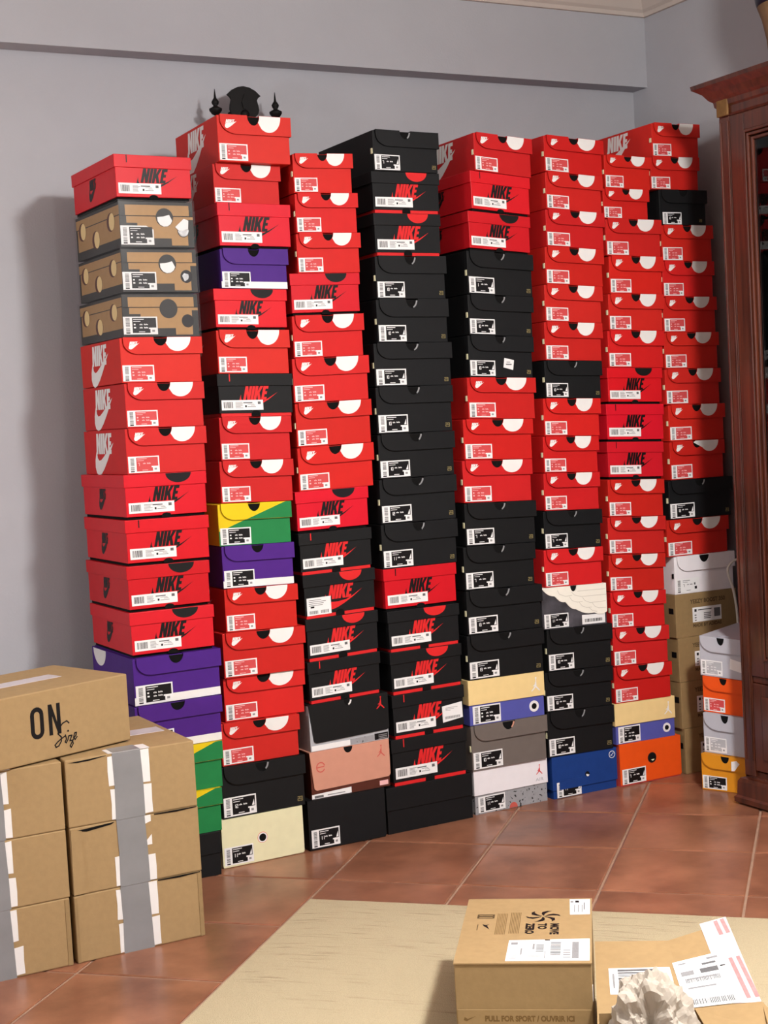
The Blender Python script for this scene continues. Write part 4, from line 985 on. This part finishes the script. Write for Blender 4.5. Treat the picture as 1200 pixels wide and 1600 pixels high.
# crumpled packing paper
bm = bmesh.new(); bmesh.ops.create_icosphere(bm, subdivisions=5, radius=1)
for v in bm.verts:
    p = v.co.copy(); q = p*2.2+Vector((3.1, 7.7, 1.3))
    r = .62+.55*noise.voronoi(q*.75)[0][0]+.30*noise.voronoi(q*1.7)[0][0]+.10*noise.voronoi(q*3.6)[0][0]
    hole = max(0, 1-((p-Vector((-.15, -.80, .42))).length/.45))
    r -= .75*hole**.7
    v.co = Vector((p.x*.066*r, p.y*.062*r, max(p.z*.092*r, -.078)))
me = bpy.data.meshes.new('packing_paper'); bm.to_mesh(me); bm.free(); me.materials.append(M['tissue'])
pp = bpy.data.objects.new('packing_paper', me); COL.objects.link(pp); pp.location = (1.608, 2.100, .098); pp.rotation_euler = (0, 0, -.4)
tag(pp, 'crumpled off-white packing paper stuffed in the opened carton', 'paper')

# ------------------------------------------------------------------ iron sconce on the back wall
ic = empty('wall_sconce', (1.852, 4.215, 2.03), 0); tag(ic, 'small black iron wall sconce with shield plate above the second stack', 'wall sconce')
sp = [(0, .218), (.019, .215), (.038, .206), (.055, .191), (.046, .184), (.042, .177), (.046, .162), (.048, .148), (.044, .136), (.036, .128), (.02, .122), (0, .120)]
n = len(sp); vv = [(s_*p[0], y_, p[1]) for y_ in (-.004, .004) for s_ in (-1, 1) for p in [(max(q[0], .0005), q[1]) for q in sp]]
ff = []
for i in range(n-1):
    ff += [(i+1, n+i+1, n+i, i), (2*n+i, 3*n+i, 3*n+i+1, 2*n+i+1), (i, 2*n+i, 2*n+i+1, i+1), (n+i+1, 3*n+i+1, 3*n+i, n+i)]
ff += [(0, n, 3*n, 2*n), (n-1, 3*n-1, 4*n-1, 2*n-1)]
link('shield_plate', vv, ff, ['iron'], None, ic)
g = G(lambda u, v, d: (u, d, v)); g.plate([(0, .193), (.010, .17), (.005, .15), (-.005, .15), (-.010, .17)], -.004, -.008, 'iron'); g.build('raised_crest', ic)
bs = lathe('boss', [(.014, 0), (.013, .004), (.008, .008), (.002, .010)], 'iron', ic, (0, 0, 0), 12); bs.location = (0, -.004, .134); bs.rotation_euler = (math.pi/2, 0, 0)
slab('mount', -.010, .010, .004, .104, .10, .16, 'iron', ic); slab('stem', -.008, .008, -.006, .006, .0, .125, 'iron', ic)
for sx in (-1, 1):
    tube('arm', [(0, 0, .03), (sx*.04, -.008, .045), (sx*.080, -.012, .09), (sx*.0985, -.012, .128)], .005, 'iron', ic)
    lathe('finial', [(.004, .124), (.012, .128), (.019, .138), (.0195, .144), (.012, .148), (.006, .152), (.010, .158), (.0115, .164), (.008, .170), (.004, .176), (.0025, .188), (.0008, .203)], 'iron', ic, (sx*.0985, -.012, 0), 16)

# ------------------------------------------------------------------ display cabinet
cb = empty('display_cabinet', (3.02, 3.42, 0), 0); tag(cb, 'tall mahogany display cabinet with glass doors at the right edge', 'cabinet')
CY = 1.30; CX = XW-3.02-.004
def cbx(name, x0, x1, y0, y1, z0, z1, m='wood', bev=.002, par=None):
    o = slab(name, x0, x1, y0, y1, z0, z1, m, par or cb)
    if bev: md = o.modifiers.new('edge', 'BEVEL'); md.width = bev; md.segments = 2
    return o
def extr(name, prof, y0, y1, mit, m='wood', par=None):
    """moulding along the front with a mitred return on the far side: prof = (overhang, z)"""
    v = []; n = len(prof)
    for a, z in prof: v.append((CX, y1+a, z))
    for a, z in prof: v.append((-a, y1+a, z))
    for a, z in prof: v.append((-a, y0-a, z))
    for a, z in prof: v.append((CX, y0-a, z))
    f = []
    for s in range(3):
        for i in range(n-1): f.append((s*n+i, (s+1)*n+i, (s+1)*n+i+1, s*n+i+1))
    f.append((n-1, 2*n-1, 3*n-1, 4*n-1)); f.append((0, 3*n, 2*n, n))
    return link(name, v, f, [m], None, par or cb)
extr('plinth', [(.016, .0005), (.026, .008), (.026, .022), (.020, .028), (.018, .070), (.012, .080), (0, .084), (0, .09)], -CY, 0, True)
cbx('side_panel', .0, CX, -.018, 0, .085, 2.05); cbx('side_panel', .0, CX, -CY, -CY+.018, .085, 2.05)
cbx('back_panel', CX-.012, CX, -CY+.018, -.018, .085, 2.05, bev=0)
cbx('bottom_panel', .004, CX-.012, -CY+.018, -.018, .09, .105, bev=0); cbx('top_panel', .004, CX-.012, -CY+.018, -.018, 2.03, 2.05, bev=0)
extr('cornice', [(0, 2.045), (.004, 2.052), (.004, 2.072), (.010, 2.078), (.012, 2.092), (.022, 2.100), (.034, 2.118), (.050, 2.130), (.056, 2.134), (.058, 2.146), (0, 2.147)], -CY, 0, True)
for yy in (-.048, -CY+.003):
    cbx('pilaster', -.006, .02, yy, yy+.045, .091, 2.044)
    for k in (0, 1): cbx('pilaster_bead', -.0095, -.006, yy+.004+.030*k, yy+.010+.030*k, .14, 2.03, bev=.0015)
    o = cbx('pilaster_capital', -.0135, -.0062, yy-.001, yy+.047, 2.046, 2.098, 'brass', .003)
cbx('middle_rail', -.002, .02, -CY+.05, -.05, .378, .396)
def door(y1, y0, z0, z1, fw, name, hinge):
    d = empty(name, (0, 0, 0)); d.parent = cb
    dd = lambda nm, *a, **k: cbx(nm, *a, par=d, **k)
    dd('stile', -.008, .014, y1-fw, y1, z0, z1); dd('stile', -.008, .014, y0, y0+fw, z0, z1); dd('rail', -.008, .014, y0+fw, y1-fw, z1-fw*.9, z1); dd('rail', -.008, .014, y0+fw, y1-fw, z0, z0+fw*.9)
    # stepped beads round the opening
    for k, (o1, x) in enumerate(((0, -.013), (.011, -.0100), (.023, -.003))):
        a, b, c0, c1 = y1-fw-o1, y0+fw+o1, z0+fw*.9+o1, z1-fw*.9-o1; t = .009
        dd('bead', x, .006, a-t, a, c0, c1, bev=.002); dd('bead', x, .006, b, b+t, c0, c1, bev=.002); dd('bead', x, .006, b+t, a-t, c1-t, c1, bev=.002); dd('bead', x, .006, b+t, a-t, c0, c0+t, bev=.002)
    o = slab('pane', .004, .007, y0+fw+.031, y1-fw-.031, z0+fw*.9+.031, z1-fw*.9-.031, 'glass', d)
    lathe('knob', [(.004, 0), (.005, .008), (.010, .014), (.009, .022), (.003, .025)], 'brass', d, (-.02, (y0+fw/2) if hinge else (y1-fw/2), (z0+z1)/2), 12)
mid = -CY/2
door(-.051, mid+.001, .398, 2.042, .056, 'door', True); door(mid-.001, -CY+.051, .398, 2.042, .056, 'door', False)
for a, b in ((-.051, mid+.001), (mid-.001, -CY+.051)):
    o = cbx('drawer', -.006, .014, b, a, .112, .376); g = None
    cbx('drawer_panel', -.012, -.006, b+.05, a-.04, .150, .340, par=o, bev=.004)
for z in (.80, 1.22, 1.66):
    cbx('shelf', .03, CX-.014, -CY+.019, -.019, z, z+.016, 'drumw' if False else 'wood', 0)
def stand(name, prof, m, x, y, z, label, cat):
    o = lathe(name, prof, m, None, (0, 0, 0), 20); o.location = (3.02+x, 3.42+y, z); tag(o, label, cat); return o
stand('round_vase', [(.02, 0), (.045, .025), (.055, .07), (.045, .115), (.018, .14), (.018, .16), (.024, .17)], 'ceramic', .12, -.125, 1.6765+.06, 'round black vase behind the cabinet glass', 'vase')
o = slab('keepsake_box', 3.10, 3.22, 3.22, 3.36, 1.677, 1.7355, 'cgrey'); tag(o, 'small pale keepsake box under the black vase in the cabinet', 'box')
o = slab('paper_stack', 3.08, 3.24, 3.18, 3.36, 1.2365, 1.33, 'paper'); tag(o, 'white stack of papers on the cabinet shelf', 'paper')

# wooden drum-like vase on the cabinet top
dv = empty('carved_vase', (3.20, 3.27, 2.1475), 0); tag(dv, 'carved wooden vase with dark blue upper part on the cabinet', 'vase')
lathe('wooden_foot', [(.085, 0), (.09, .01), (.088, .06), (.092, .11), (.104, .17), (.116, .205)], 'drumw', dv, (0, 0, 0), 28)
lathe('blue_bowl', [(.116, .2052), (.121, .22), (.126, .26), (.128, .32), (.122, .38), (.108, .42), (.10, .43)], 'drumb', dv, (0, 0, 0), 28)

# white cable behind the short stack
cbl = tube('power_cable', [(3.385, 3.775, .69), (3.352, 3.778, .695), (3.322, 3.78, .689), (3.298, 3.78, .670), (3.297, 3.78, .645), (3.314, 3.78, .60), (3.328, 3.782, .53), (3.331, 3.783, .45), (3.325, 3.79, .30), (3.33, 3.79, .10), (3.36, 3.775, .006)], .0042, 'cable')
tag(cbl, 'white power cable hanging between the stacks and the cabinet', 'cable')
